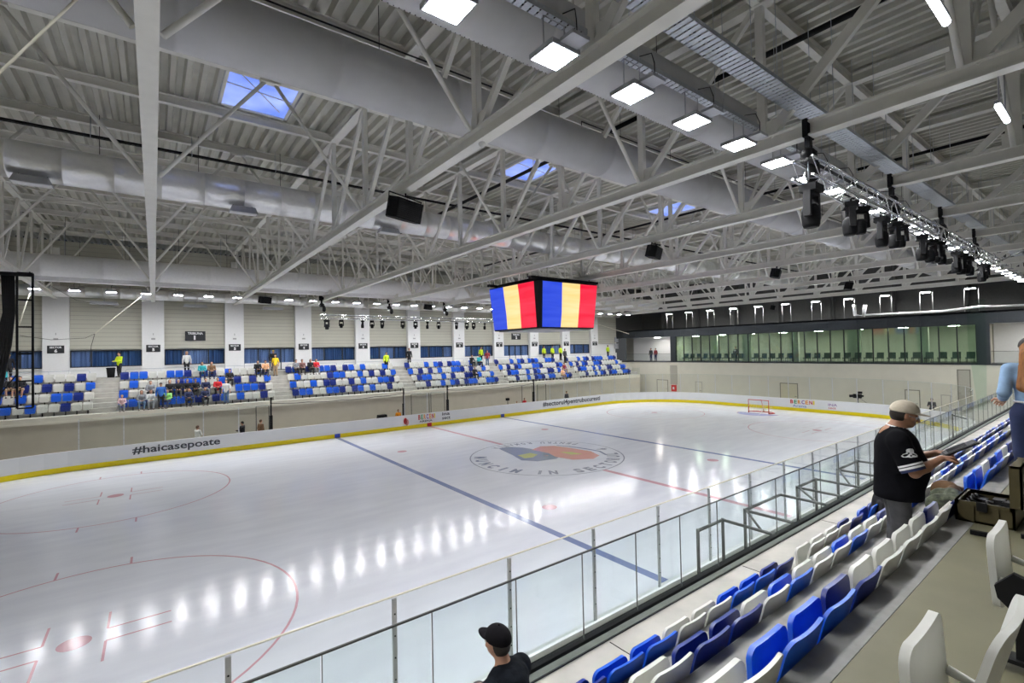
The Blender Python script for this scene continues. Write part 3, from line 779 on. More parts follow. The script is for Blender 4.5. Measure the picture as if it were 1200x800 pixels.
# ------------------------------------------------------------------ trays, pipes
def tray(y, z, w, h, label, mt=GALV, x0=XW+.2, x1=XE-.4):
    t = empty('cable_tray', (-5, y, z), label, 'cable tray')
    m = MB(); m.box(x0, x1, y-w/2, y-w/2+.008, z, z+h); m.box(x0, x1, y+w/2-.008, y+w/2, z, z+h)
    x = x0
    while x < x1: m.box(x, x+.10, y-w/2, y+w/2, z, z+.006); x += .13
    m.build('rung_deck', mt, t)
    m = MB(); m.tube([(x0, y-.03, z+.04), (x1, y-.03, z+.04)], .022, 5); m.tube([(x0, y+.04, z+.03), (x1, y+.04, z+.03)], .015, 5); m.build('cable', CABLE, t)
    x = x0+.6; m = MB()
    for s in (-1, 1): m.tube([(0, s*(w/2+.01), 0), (0, s*(w/2+.01), ztop(y)-.02-z)], .007, 4)
    m.tube([(0, -w/2-.02, -.01), (0, w/2+.02, -.01)], .008, 4); me = m.mesh('hanger', GALV)
    while x < x1: h = bpy.data.objects.new('hanger', me); h.parent = t; h.location = (x+5, 0, 0); COL.objects.link(h); x += 2.62
    return t
tray(-16.56, 10.92, .16, .08, 'slim galvanised cable tray directly above the near row of lamps')
tray(-17.42, 11.05, .42, .07, 'wide perforated galvanised cable tray crossing the upper right of the hall')
tray(-1.9, 13.2, .14, .06, 'slim cable tray passing above the foil duct', BLACKM)
tray(16.5, 10.85, .16, .07, 'slim cable tray above the far row of lamps')
tray(-24.0, 11.5, .3, .07, 'cable tray along the near wall')
m = MB(); m.tube([(-6.9, TY0+.2, 13.1), (-6.9, 5, 13.35)], .07, 8); 
tag(m.build('black_pipe', BLACKM, org=(-6.9, -10, 13.1)), 'black drain pipe crossing under the deck between the third and fourth trusses', 'pipe')
m = MB(); m.tube([(3.9, TY0+.2, 13.1), (3.9, 12, 13.5)], .06, 8)
tag(m.build('black_pipe', BLACKM, org=(3.9, -5, 13.1)), 'black drain pipe crossing under the deck behind the video cube truss', 'pipe')
m = MB(); m.tube([(XW+.2, -10.75, 13.60), (-9.4, -10.75, 13.62), (-9.4, -10.75, 13.40), (-7.5, -10.75, 13.40), (-7.5, -10.75, 13.62), (20, -10.75, 13.62)], .02, 6)
tag(m.build('sprinkler_pipe', CABLE, org=(-12, -10.75, 13.6)), 'thin dark sprinkler pipe stepping along the purlin above the near fabric duct', 'pipe')

# ------------------------------------------------------------------ lamps
def lamp(lab, group, far=False):
    t = empty('led_panel_lamp', (0, 0, 0), lab, 'lamp', group)
    def L(mb, n, mt): o = bpy.data.objects.new(n, mb.mesh(n, mt)); o.parent = t; COL.objects.link(o)
    m = MB(); m.box(-.235, .235, -.225, .225, -.010, .0); L(m, 'diffuser', LAMP)
    m = MB(); m.box(-.26, .26, -.25, .25, .0, .05); m.box(-.26, -.235, -.25, .25, -.02, .0); m.box(.235, .26, -.25, .25, -.02, .0); m.box(-.235, .235, -.25, -.225, -.02, 0); m.box(-.235, .235, .225, .25, -.02, 0)
    m.box(-.13, .19, -.50, -.255, .02, .07); L(m, 'housing', HOUSE)
    m = MB(); m.tube([(-.2, 0, .05), (-.2, 0, .50), (.2, 0, .50), (.2, 0, .05)], .012, 5); L(m, 'bracket', HOUSE)
    m = MB(); m.tube([(.05, -.4, .07), (.02, -.42, .3), (.12, -.3, .55), (.1, -.08, .6)], .009, 5); L(m, 'supply_cable', CABLE)
    return t
lp = None
xs = [-15.72+1.70*k for k in range(-5, 28)]
n = 0
for k, x in enumerate(xs):
    n += 1
    vis = k >= 5
    lab = ('square LED panel lamp in the near row, %s from the top edge of the photo' % nth(k-4)) if vis else 'square LED panel lamp of the near row, above and outside the frame'
    if lp is None: lp = lamp(lab, 'near row of LED panel lamps'); lp.location = (x, -16.56, 10.42)
    else: dup(lp, (x, -16.56, 10.42), lab)
lf = None
for k in range(-4, 29):
    x = -18.95+1.68*k; lab = 'square LED panel lamp of the far row, %s from the left' % nth(k+5)
    if lf is None: lf = lamp(lab, 'far row of LED panel lamps'); lf.location = (x, 16.5, 10.36)
    else: dup(lf, (x, 16.5, 10.36), lab)
le = None; RODM = mat('rod_grey', (.42, .42, .40), .5, noise=.05)
for k in range(11):
    y = 14.3-2.77*k; lab = 'LED panel lamp on two rods above the lounge, %s from the left' % nth(k+1)
    if le is None:
        le = empty('led_panel_lamp', (0, 0, 0), lab, 'lamp', 'lamps in front of the end wall')
        def L(mb, nm, mt): o = bpy.data.objects.new(nm, mb.mesh(nm, mt)); o.parent = le; COL.objects.link(o)
        m = MB(); m.box(-.26, .26, -.27, .27, -.012, 0); L(m, 'diffuser', LAMP)
        m = MB(); m.box(-.30, .30, -.31, .31, 0, .05); L(m, 'housing', HOUSE)
        for s in (-1, 1):
            m = MB(); m.tube([(.2, s*.42, -1.82), (.2, s*.42, .05)], .013, 5); L(m, 'rod', RODM)
        m = MB(); m.tube([(.2, -.42, .065), (.2, .42, .065)], .014, 5); L(m, 'crossbar', DKRAIL)
        le.location = (XE-.15, y, 10.44)
    else: dup(le, (XE-.15, y, 10.44), lab)
# linear lamps above the near walkway
lt = None
for k, (px, py) in enumerate(((1107, 4), (1183, 131), (1230, 190))):
    X = on(2, 9.9, px, py)[0] if k < 2 else -2.0
    lab = ('tubular LED lamp at the top right edge of the hall', 'tubular LED lamp at the right edge below the first one', 'tubular LED lamp of the near walkway beyond the right edge')[k]
    if lt is None:
        lt = empty('tube_lamp', (X, -20.2, 9.9), lab, 'lamp', 'tubular lamps over the near walkway')
        def L(mb, nm, mt): o = bpy.data.objects.new(nm, mb.mesh(nm, mt)); o.parent = lt; COL.objects.link(o)
        m = MB(); m.tube([(-.42, 0, 0), (.42, 0, 0)], .04, 10); L(m, 'tube', TUBE)
        m = MB(); m.box(-.46, .46, -.035, .035, .03, .08); m.tube([(.3, 0, .08), (.3, 0, .8)], .012, 5); m.tube([(-.3, 0, .08), (-.3, 0, .8)], .012, 5); L(m, 'housing', HOUSE)
    else: dup(lt, (X, -20.2, 9.9), lab)
# small round smoke detector on the second truss
m = MB(); m.sphere((-13.36, -13.7, ZB-.03), .07, 10, 6); tag(m.build('smoke_detector', LETTER, org=(-13.36, -13.7, ZB-.03)), 'small round white detector under the truss with the largest loudspeaker', 'detector')

# ------------------------------------------------------------------ loudspeakers
def speaker(p, s, lab):
    t = empty('loudspeaker', p, lab, 'loudspeaker', 'black loudspeakers under the trusses'); t.scale = (s, s, s); t.rotation_euler = (.25, 0, .35)
    def L(mb, nm, mt): o = bpy.data.objects.new(nm, mb.mesh(nm, mt)); o.parent = t; COL.objects.link(o)
    m = MB(); m.prism([(-.42, -.22), (.42, -.22), (.50, .05), (.30, .25), (-.30, .25), (-.50, .05)], -.24, .24, 'z'); L(m, 'cabinet', BLACK)
    m = MB(); m.box(-.40, .40, -.235, -.22, -.21, .21)
    for i in range(9): m.box(-.38, .38, -.245, -.235, -.19+.045*i, -.175+.045*i)
    L(m, 'grille', BLACKM)
    m = MB(); m.tube([(-.5, .0, .0), (-.54, 0, .32), (.54, 0, .32), (.5, 0, 0)], .018, 6); m.tube([(0, 0, .32), (0, .05, .46)], .02, 6); L(m, 'yoke', BLACKM)
    return t
speaker((-13.36, -10.0, 9.98), 1.05, 'largest black loudspeaker, left of centre under the second truss')
speaker((-2.85, -10.0, 10.02), .92, 'black loudspeaker right of centre, above the right side of the video cube')
speaker((7.5, -10.0, 10.02), .92, 'third black loudspeaker, smaller, to the right of the video cube')
speaker((17.8, -10.0, 10.02), .92, 'smallest black loudspeaker, right of the third one')
speaker((-12.6, 13.9, 10.0), .85, 'black loudspeaker over the far stand, left one of the far pair')
speaker((-.5, 13.9, 10.0), .85, 'black loudspeaker over the far stand, beside the video cube')
speaker((29.5, 0, 9.9), .85, 'dark loudspeaker near the end wall, below the last trusses')

# ------------------------------------------------------------------ lighting trusses with moving heads
def light_truss(x0, x1, y, z, w, label, lbl_lac):
    t = empty('lighting_truss', ((x0+x1)/2, y, z), label, 'lighting truss')
    for dy in (-w/2, w/2):
        for dz in (0, w):
            m = MB(); m.tube([(x0, y+dy, z+dz), (x1, y+dy, z+dz)], .024, 7); m.build('chord', ALU, t)
    m = MB(); st = w; x = x0; i = 0
    while x+st <= x1+.01:
        a, b_ = (x, x+st) if i % 2 else (x+st, x)
        for dy in (-w/2, w/2): m.tube([(a, y+dy, z), (b_, y+dy, z+w)], .011, 5, cap=False)
        for dz in (0, w): m.tube([(a, y-w/2, z+dz), (b_, y+w/2, z+dz)], .011, 5, cap=False)
        x += st; i += 1
    m.build('lacing', ALU, t)
    m = MB(); m.tube([(x0, y-w/2+.1, z+w*.9), (x1, y-w/2+.1, z+w*.88)], .03, 6); m.tube([(x0+2, y, z+.05), (x1, y+.03, z+.06)], .02, 6); m.build('cable_loom', CABLE, t)
LTY, LTZ = -17.55, 9.55
light_truss(-8.45, 12.4, LTY, LTZ, .36, 'silver box lighting truss full of dark moving heads at the upper right', '')
light_truss(-8.4, 11.2, 16.2, 9.0, .30, 'thin white-lit box lighting truss in front of the far wall columns', '')
def head():
    t = empty('moving_head', (0, 0, 0), 'x', 'stage light', 'moving head lights on the near truss')
    def L(mb, nm, mt): o = bpy.data.objects.new(nm, mb.mesh(nm, mt)); o.parent = t; COL.objects.link(o)
    m = MB(); m.prism([(-.19, -.14), (.19, -.14), (.19, .14), (-.19, .14)], -.16, -.03, 'z'); m.tube([(-.1, 0, -.03), (-.1, 0, .04)], .025, 6); m.tube([(.1, 0, -.03), (.1, 0, .04)], .025, 6); L(m, 'base', BLACK)
    m = MB(); m.prism([(-.24, -.62), (-.17, -.62), (-.15, -.22), (.15, -.22), (.17, -.62), (.24, -.62), (.22, -.16), (-.22, -.16)], -.06, .06, 'y'); L(m, 'yoke', BLACKM)
    m = MB(); m.tube([(0, .02, -.38), (0, .02, -.46), (0, .02, -.58), (0, .02, -.74), (0, .02, -.80)], [.10, .145, .155, .145, .125], 14); m.tube([(0, .02, -.80), (0, .02, -.81)], [.115, .1], 14, mi=1); L(m, 'lamp_head', [BLACK, BLACKM])
    return t
hd = None
HP = [(-8.05, 0, 1.15), (-5.95, .5, 1.0), (-5.3, -.6, .85), (-3.75, 0, 1.0), (-2.75, .7, .9), (-2.2, 1.2, .8), (-.1, .3, 1.0), (.8, -.5, .95), (1.5, .9, .9), (2.3, 0, .85), (4.4, 0, 1.0), (5.1, .6, 1.0), (5.9, -.4, .9), (6.6, .2, .9), (8.9, 0, 1.0), (9.5, .9, .8)]
for i, (x, rz, s) in enumerate(HP):
    lab = 'black moving head lamp under the near lighting truss, %s from its left end' % nth(i+1)
    if hd is None: hd = head(); hd['label'] = lab; o = hd; o.location = (x, LTY, LTZ-.06)
    else: o = dup(hd, (x, LTY, LTZ-.06), lab)
    o.scale = (s*.95, s*.95, s*.95); o.rotation_euler = (0, 0, rz)
for i, px in enumerate((383, 400, 425, 436, 448, 472, 487, 501, 514, 535, 547, 555, 568)):
    X = on(1, 16.2, px, 380)[0]
    lab = 'small black stage light under the far lighting truss, %s from the left' % nth(i+1)
    o = dup(hd, (X, 16.2, 8.95), lab); o['group'] = 'stage lights on the far truss'; s = .78 if i else .95; o.scale = (s, s, s); o.rotation_euler = (0, 0, .5*((i*7) % 5-2))
# chain hoists: strap round the chord, motor, chain bag
def hoist():
    t = empty('chain_hoist', (0, 0, 0), 'x', 'chain hoist', 'chain hoists holding the lighting truss')
    def L(mb, nm, mt): o = bpy.data.objects.new(nm, mb.mesh(nm, mt)); o.parent = t; COL.objects.link(o)
    m = MB(); m.box(-.17, .17, -.045, .045, -.02, .33); m.box(-.06, .06, -.05, .05, -.22, -.02); L(m, 'strap', BLACK)
    m = MB(); m.sphere((0, 0, -.34), .17, 12, 8, 0, (1.25, .75, .8)); m.box(-.12, .12, -.11, .11, -.5, -.28); L(m, 'motor', BLACKM)
    m = MB(); m.tube([(.17, 0, -.38), (.19, 0, -.5), (.20, .02, -.72), (.17, .02, -.86)], [.06, .12, .14, .09], 10); L(m, 'chain_bag', BLACK)
    m = MB(); m.tube([(-.05, 0, -.5), (-.05, 0, -.86)], .014, 5); L(m, 'chain', GALV)
    return t
ho = None
for k in range(2, 6):
    lab = 'black chain hoist on the %s truss from the left, holding the near lighting truss' % nth(k+2)
    if ho is None: ho = hoist(); ho['label'] = lab; ho.location = (TX(k), LTY, ZB+.0)
    else: dup(ho, (TX(k), LTY, ZB), lab)
for i, k in enumerate((2, 3, 4, 5)):
    o = dup(ho, (TX(k)-(.2 if k == 2 else 0), 16.2, ZB), 'chain hoist of the far lighting truss, %s from the left' % nth(i+1)); o['group'] = 'chain hoists of the far lighting truss'

# ------------------------------------------------------------------ video cube
cube = empty('video_cube', (0, 0, 7.4), 'four-sided hanging video cube showing blue, yellow and red flags over centre ice', 'video cube')
HB, HT, ZC0, ZC1 = 2.17, 2.42, 7.45, 10.0
ch = .20
def octa(h, c): return [(-h+c,-h),(h-c,-h),(h,-h+c),(h,h-c),(h-c,h),(-h+c,h),(-h,h-c),(-h,-h+c)]
m = MB(); A = octa(HB, ch); B = octa(HT, ch+.14)
m.add([(x, y, ZC0) for x, y in A]+[(x, y, ZC1) for x, y in B], [tuple(reversed(range(8))), tuple(range(8, 16))]+[(i, (i+1) % 8, 8+(i+1) % 8, 8+i) for i in range(8)])
m.build('cabinet', BLACKM, cube)
def screenmat():
    mt = bpy.data.materials.new('flag_screen'); mt.use_nodes = True; nt = mt.node_tree; b = nt.nodes['Principled BSDF']
    uv = nt.nodes.new('ShaderNodeUVMap'); uv.uv_map = 'uv'; sp = nt.nodes.new('ShaderNodeSeparateXYZ'); nt.links.new(uv.outputs[0], sp.inputs[0])
    rp = nt.nodes.new('ShaderNodeValToRGB'); rp.color_ramp.interpolation = 'CONSTANT'; e = rp.color_ramp.elements
    e[0].position = 0; e[0].color = (.012, .055, .66, 1); e[1].position = .333; e[1].color = (1.0, .66, .23, 1); x = e.new(.667); x.color = (.86, .0, .035, 1)
    nt.links.new(sp.outputs[0], rp.inputs[0])
    mp = nt.nodes.new('ShaderNodeMapping'); mp.inputs['Rotation'].default_value = (0, 0, .7); mp.inputs['Scale'].default_value = (.9, 5.5, 1); nt.links.new(uv.outputs[0], mp.inputs[0])
    nz = nt.nodes.new('ShaderNodeTexNoise'); nz.inputs['Scale'].default_value = 1.3; nz.inputs['Detail'].default_value = 2; nt.links.new(mp.outputs[0], nz.inputs['Vector'])
    cr = nt.nodes.new('ShaderNodeMapRange'); cr.inputs['From Min'].default_value = .35; cr.inputs['From Max'].default_value = .7; cr.inputs['To Max'].default_value = .45; nt.links.new(nz.outputs['Fac'], cr.inputs['Value'])
    mx = nt.nodes.new('ShaderNodeMix'); mx.data_type = 'RGBA'; nt.links.new(cr.outputs[0], mx.inputs['Factor']); nt.links.new(rp.outputs[0], mx.inputs['A'])
    r2 = nt.nodes.new('ShaderNodeValToRGB'); r2.color_ramp.interpolation = 'CONSTANT'; e = r2.color_ramp.elements
    e[0].position = 0; e[0].color = (.10, .16, .85, 1); e[1].position = .333; e[1].color = (1, .95, .62, 1); x = e.new(.667); x.color = (1, .10, .16, 1); nt.links.new(sp.outputs[0], r2.inputs[0])
    nt.links.new(r2.outputs[0], mx.inputs['B'])
    nt.links.new(mx.outputs['Result'], b.inputs['Emission Color']); b.inputs['Emission Strength'].default_value = .84
    b.inputs['Base Color'].default_value = (.01, .01, .01, 1); b.inputs['Roughness'].default_value = .5
    return mt
SCRM = screenmat()
for (sx, sy) in ((0, -1), (-1, 0), (0, 1), (1, 0)):
    def pt(u, z):  # u -1..1 left to right as seen from outside
        f = (z-ZC0)/(ZC1-ZC0); h = HB+(HT-HB)*f+.02; c = ch+.14*f+.02; e = (h-c)*u
        return (e, -h, z) if sy < 0 else (-e, h, z) if sy > 0 else (-h, -e, z) if sx < 0 else (h, e, z)
    me = bpy.data.meshes.new('screen'); a, b_, c, d = pt(-1, ZC0+.06), pt(1, ZC0+.06), pt(1, ZC1-.06), pt(-1, ZC1-.06)
    n_ = Vector((sx, sy, 0))*-.03; vv = [Vector(v)+Vector((0, 0, -7.4)) for v in (a, b_, c, d)]; vv = [v+Vector((sx, sy, 0))*.0 for v in vv]+[v+n_ for v in vv]
    me.from_pydata([tuple(v) for v in vv], [], [(0, 1, 2, 3), (7, 6, 5, 4), (0, 4, 5, 1), (1, 5, 6, 2), (2, 6, 7, 3), (3, 7, 4, 0)])
    ul = me.uv_layers.new(name='uv'); UVS = {0: (0, 0), 1: (1, 0), 2: (1, 1), 3: (0, 1), 4: (0, 0), 5: (1, 0), 6: (1, 1), 7: (0, 1)}
    for lp_ in me.loops: ul.data[lp_.index].uv = UVS[lp_.vertex_index]
    me.materials.append(SCRM); o = bpy.data.objects.new('screen', me); o.parent = cube; COL.objects.link(o)
m = MB(); m.box(-1.95, 1.95, -1.95, 1.95, ZC1+.0, ZC1+.1)
m.box(-2.6, 2.6, -2.05, -1.85, ZC1+.1, ZC1+.24); m.box(-2.6, 2.6, 1.85, 2.05, ZC1+.1, ZC1+.24); m.box(-2.05, -1.85, -1.9, 1.9, ZC1+.12, ZC1+.22); m.box(1.85, 2.05, -1.9, 1.9, ZC1+.12, ZC1+.22)
m.build('mounting_frame', BLACKM, cube)
m = MB(); m.box(-1.9, 1.9, -1.9, 1.9, ZC0-.06, ZC0); m.build('bottom_tray', HOUSE, cube)
m = MB()
for x in (-2.45, 2.3):
    for y in (-1.6, 1.6): m.tube([(x, y, ZC1+.2), (x, y, ZB)], .03, 6)
m.build('suspension_rod', BLACKM, cube)

# ------------------------------------------------------------------ black frame with cable loom at the left edge
fx0 = on(1, 10, 20, 400)[0]; fx1 = on(1, 10, 38.5, 400)[0]
t = empty('hanging_frame', ((fx0+fx1)/2, 10, 5.2), 'tall black hanging frame with a cable loom at the left edge of the photo', 'hanging frame')
m = MB()
zt, zb = 10.38, on(1, 10, 30, 478)[2]
for x in (fx0, fx1): m.beam((x, 10, zb), (x, 10, zt), .10, .08, up=(1, 0, 0))
for z in np.linspace(zb, zt, 6): m.beam((fx0, 10, z), (fx1, 10, z), .08, .07)
m.beam((fx0-.9, 10, zt-.08), (fx1, 10, zt-.08), .2, .16); m.beam((fx0-1.0, 10, zb+.1), (fx0, 10, zb+.1), .08, .07)
m.beam((fx0-.9, 10, zb+.1), (fx0-.0, 10, zb+1.6), .05, .05, up=(1, 0, 0))
m.build('ladder_frame', BLACKM, t)
m = MB()
for i in range(7): m.tube([(fx0-.12-.06*i, 10.0, zt-.1), (fx0-.10-.055*i, 10.03, 8.5), (fx0-.22-.08*i, 10.03, 7.0), (fx0-.6-.1*i, 10.02, zb+.3)], .05, 6)
m.build('cable_loom', CABLE, t)
m = MB(); m.tube([(fx1-.1, 10, zt), (fx1-.1, 10, 10.45)], .03, 6); m.tube([(fx0-.6, 10, zt), (fx0-.6, 10, 13.8)], .02, 6); m.build('hanger', CABLE, t)
# ropes
def rope(pts, r, lab, mt=ROPE, nm='rope'):
    m = MB(); m.tube(pts, r, 6); tag(m.build(nm, mt, org=pts[0]), lab, nm.replace('_', ' '))
rope([on(1, 16.2, 35, 343), on(1, 16.2, 21, 384)], .03, 'short cream rope hanging beside the black frame at the left')
rope([on(1, 16.2, 166, 347), on(1, 16.2, 111, 391)], .03, 'slanting cream rope in front of the wall between SECTOR 6 and SECTOR 5')
rope([on(1, 16.2, 111, 391), on(1, 16.2, 107, 405), on(1, 16.4, 105, 424)], .015, 'thin black cord hanging from the end of the slanting cream rope', CABLE, 'cord')
rope([on(1, -13.6, -14, 98), on(1, -14.2, 92, -3), on(1, -14.6, 130, -42)], .015, 'taut cream rope crossing the top left corner')
rope([on(1, 16.2, 60, 335), on(1, 16.2, 90, 352), on(1, 16.2, 140, 361), on(1, 16.2, 170, 352)], .011, 'thin dark cable sagging from the truss over the SECTOR 6 column', CABLE, 'cable')
rope([on(1, 16.0, 23, 393), on(1, 16.0, 60, 398), on(1, 16.0, 100, 396), on(1, 16.0, 111, 391)], .012, 'thin cord sagging across the SECTOR 6 column', CABLE, 'cord')
rope([(12.4, LTY+.1, 9.85), (6, -19.2, 9.5), (-1, -20.6, 9.3), (-6, -21.5, 9.6)], .03, 'thick black supply cable swinging from the near lighting truss to the right edge', CABLE, 'cable')
rope([(12.5, 14.0, 10.4), on(1, 13, 737, 391)], .03, 'slanting white rope below the warm lamps at the end of the far row')
# silver pipe on the lounge roof
m = MB(); X = XE-.1; P = lambda px, py: on(0, X, px, py)
m.tube([P(1001, 357), P(1002, 369), P(1012, 370), P(1014, 357)], .16, 8); m.tube([P(1012, 369), P(1100, 365), P(1150, 359), P(1215, 357)], .09, 8)
tag(m.build('foil_pipe', FOIL, org=tuple(P(1100, 365))), 'silver foil pipe along the top of the dark lounge fascia', 'pipe')
NETM = glassmat('green_net', (.82, .92, .87), .02)
nm = MB(); nx0 = on(0, XE-.6, 1135, 400); nx1 = on(0, XE-.6, 1151, 400)
pts = [(XE-.6, nx0[1], 8.3), (XE-.6, nx1[1], 8.3)]; vs = []
for j in range(13):
    z = 9.5-8.6*j/12; f = 1-.55*max(0, (j-5)/7); c = nx1[1]+.28*f
    for i in range(9): vs.append((XE-.6+(.05 if i % 2 else -.05), c+(i/8-.5)*1.05*f, z))
nm.add(vs, [(j*9+i, j*9+i+1, (j+1)*9+i+1, (j+1)*9+i) for j in range(12) for i in range(8)], 0, True)
tag(nm.build('safety_net', NETM, org=(XE-.6, nx1[1], 1)), 'gathered green safety net hanging at the right end of the glazed lounge', 'net')
# ------------------------------------------------------------------ seats
def rrect(w, h, r, n=4):
    pts = []
    for cx, cy, a0 in ((w/2-r, h-r, 0), (-w/2+r, h-r, 90), (-w/2+r*.6, r*.6, 180), (w/2-r*.6, r*.6, 270)):
        rr = r if a0 < 180 else r*.6
        for i in range(n+1):
            a = math.radians(a0+90*i/n); pts.append((cx+rr*math.cos(a), cy+rr*math.sin(a)))
    return pts
def shell(w, h, r, t, curve, lean, y, z0, belly=0.0):
    """curved plastic shell: outline in x-z, bowed in y (centre pushed back), leaning; local +y = seat front"""
    m = MB(); P = rrect(w, h, r); NX, NZ = 8, 6
    # grid clipped to the rounded outline: map unit square to the outline by scaling each row
    def halfw(z):
        if z > h-r: return w/2-r+math.sqrt(max(0, r*r-(z-h+r)**2))
        q = r*.6
        if z < q: return w/2-q+math.sqrt(max(0, q*q-(q-z)**2))
        return w/2
    zs = [0, r*.12, r*.35, r*.7]+[r+(h-2*r)*i/4 for i in range(5)]+[h-r*.7, h-r*.45, h-r*.25, h-r*.12, h-r*.03, h-.0003]
    vs = []
    for side in (0, 1):
        for z in zs:
            hw = halfw(z)
            for i in range(NX+1):
                x = -hw+2*hw*i/NX; bow = -curve*(1-(2*x/w)**2); yy = y+bow-lean*(z/h)+belly*math.sin(PI*z/h)+(t/2 if side else -t/2)
                vs.append((x, yy, z0+z))
    R = len(zs); N = NX+1; fs = []
    for s in (0, 1):
        for j in range(R-1):
            for i in range(NX):
                q = (s*R*N+j*N+i, s*R*N+j*N+i+1, s*R*N+(j+1)*N+i+1, s*R*N+(j+1)*N+i)
                fs.append(q if s == 0 else tuple(reversed(q)))
    loop = [i for i in range(N)]+[j*N+NX for j in range(1, R)]+[(R-1)*N+i for i in range(NX-1, -1, -1)]+[j*N for j in range(R-2, 0, -1)]
    ev = [vs[i] for i in loop]+[vs[i+R*N] for i in loop]; n_ = len(loop)
    m.add(vs, fs, 0, True)
    m.add(ev, [(i, i+n_, (i+1) % n_+n_, (i+1) % n_) for i in range(n_)], 0, True)
    return m
SEATM = {'W': SEATW, 'B': SEATB, 'D': SEATD}
CN = {'W': 'white', 'B': 'bright blue', 'D': 'navy blue'}
BACK = shell(.465, .42, .07, .022, .022, .11, .06, .30)
PAN = shell(.44, .37, .07, .030, .008, -.02, .14, .22, belly=.0)
BRK = MB(); BRK.prism([(-.02, .30), (.0, .42), (.06, .44), (.13, .36), (.12, .30), (.04, .22)], -.02, .02, 'x'); BRK.prism([(.0, 0), (.06, 0), (.06, .30), (.0, .30)], -.025, .025, 'x'); BRK.prism([(-.10, 0), (.14, 0), (.14, .02), (-.10, .02)], -.05, .05, 'x')
def merge(lst):
    m = MB()
    for a, mi in lst: m.add(a.v, a.f, mi, True)
    return m
MESH = {}
for c, mt in SEATM.items():
    MESH[('b', c)] = BACK.mesh('backrest', mt); MESH[('p', c)] = PAN.mesh('seat_pan', mt)
    MESH[('far', c)] = merge([(BACK, 0), (PAN, 0), (BRK, 1)]).mesh('seat_'+c, [mt, BLACKM])
MESH['k'] = BRK.mesh('bracket', BLACKM)
ROWY = [18.64, 19.44, 20.25, 21.05]; ROWZ = [2.87, 3.45, 4.03, 4.61]
RN = ['front row', 'second row', 'third row', 'top row']
specs = []   # (dist, near, row, x, colour, label, tag)
def px_ok(x, y, z):
    v = np.array([x-CAM[0], y-CAM[1], z-CAM[2]]); d = v@AF
    if d < .3: return None
    return 600+FPX*(v@AR)/d, 400-FPX*(v@AU)/d, d
# near stand: right-hand corners of the backrests measured at .503 m
A0, B0, C0 = -16.02, -16.05, -16.07
colA = 'WBBDWWWWD'; colB = 'WWWDDWBWWBWWD'[0:10]; colC = 'WDBBWWBBDxWWWD'
random.seed(11)
rnd = lambda n, s: ''.join(random.Random(s).choice('WWBBDWDB') for _ in range(n))
near = []
def rowx(start, cols, row):
    for i, c in enumerate(cols):
        if c != 'x': near.append((row, start-.235+.503*i, c))
rowx(A0-.503*2, 'WW'+colA, 2)
rowx(B0-.503*2, 'WW'+'WWDDWBWWBWWD'[:12], 1)
rowx(-16.07-.503*1, 'WWDBBWWBBDxWWWD', 0)
seq = {0: 'BDWDBBDDWWBDBDWWBDDWBDBWDBWD', 1: 'WBWDWWBDWBWDBWBBWDWBWDWBWDBB', 2: 'BBWDBWDWDWBWDDBWWDBWBDWWBDWB'}
for r in (0, 1, 2):
    x = -10.45 if r else -8.9
    i = 0
    while x < 29:
        k = (x+10.75) % 10.48
        if not (9.0 < k < 10.2):
            near.append((r, x, seq[r][i % 28])); i += 1
        x += .503
# seats close to camera on the walkway row: only the pieces the photo shows
near.append((3, -16.34, 'W')); near.append((3, -14.83, 'W'))
for x in (-9.5, -9.0, -8.5, -8.0, -7.5, -7, -6.5): near.append((3, x, random.choice('WBD')))
# far stand colours, transcribed left to right
FAR = {
 -1: {3: 'xxxxxxxxxxBWBWWWDW', 2: 'xxxxxxxxWBDDWDWDWB', 1: 'xxxxxxxxWBWBWWBBDW', 0: 'xxxxxxxxWDBWBWWDWW'},
 0: {3: 'DBBWWBBDWBDWBWWWBD', 2: 'WBWWWWDBBWWBWDWDWB', 1: 'BWWWBBDBWDWBWBBBDW', 0: 'BBDWBBBBDWDBWBWWDW'},
 1: {3: 'DBWDWBBDWDBWBWWWBW', 2: 'WBWWWWDBBWWBWDWDWB', 1: 'BWWBWDDWWDWBWWBBDW', 0: 'DBBWWBBDWDBWBWWDWW'},
 2: {3: 'DWWWBWBDWDBBWWBWDW', 2: 'BWDWDWBWWBBDWDWWBW', 1: 'WDBBWWBWDWWDDWBWWB', 0: 'WWDWWBWBDWDBBWWBBD'},
 3: {3: 'DWWWBWBDWBDBWWBBDW', 2: 'BWDWDBWWWBBDWWWWDB', 1: 'WDBBWWBWDBWWDDWBWB', 0: 'WWDWWBWDBDWBBWWBBD'},
 4: {3: 'DWWWBWBDWDBBBWWBBD', 2: 'BWDWBDWWBBDWWWWWBW', 1: 'WDBBWWBWBWWDDWWWBB', 0: 'WWDWWBWBDWDBBWWBBD'}}
far = []
for k, rows in FAR.items():
    for r, cs in rows.items():
        for i, c in enumerate(cs):
            if c == 'x': continue
            far.append((r, SEC0+SECP*k+.26+.516*i, c, k, i))
items = []
for r, x, c in near:
    q = px_ok(x, -ROWY[r], ROWZ[r]+.6)
    if q and -60 < q[0] < 1290 and q[1] < 900: items.append((q[2], 'n', r, x, c, 0, 0))
for r, x, c, k, i in far:
    q = px_ok(x, ROWY[r], ROWZ[r]+.6)
    if q and q[0] > -12: items.append((q[2], 'f', r, x, c, k, i))
items.sort()
cnt = {}
rest = MB(); nreal = 0
near_sorted = sorted([it for it in items if it[1] == 'n'], key=lambda t: (t[2], t[3])); order = {}
for it in near_sorted:
    order[(it[2], it[3])] = cnt.get(it[2], 0)+1; cnt[it[2]] = order[(it[2], it[3])]
SECN = {-1: 'leftmost block', 0: 'second block', 1: 'third block', 2: 'fourth block', 3: 'fifth block', 4: 'last block'}
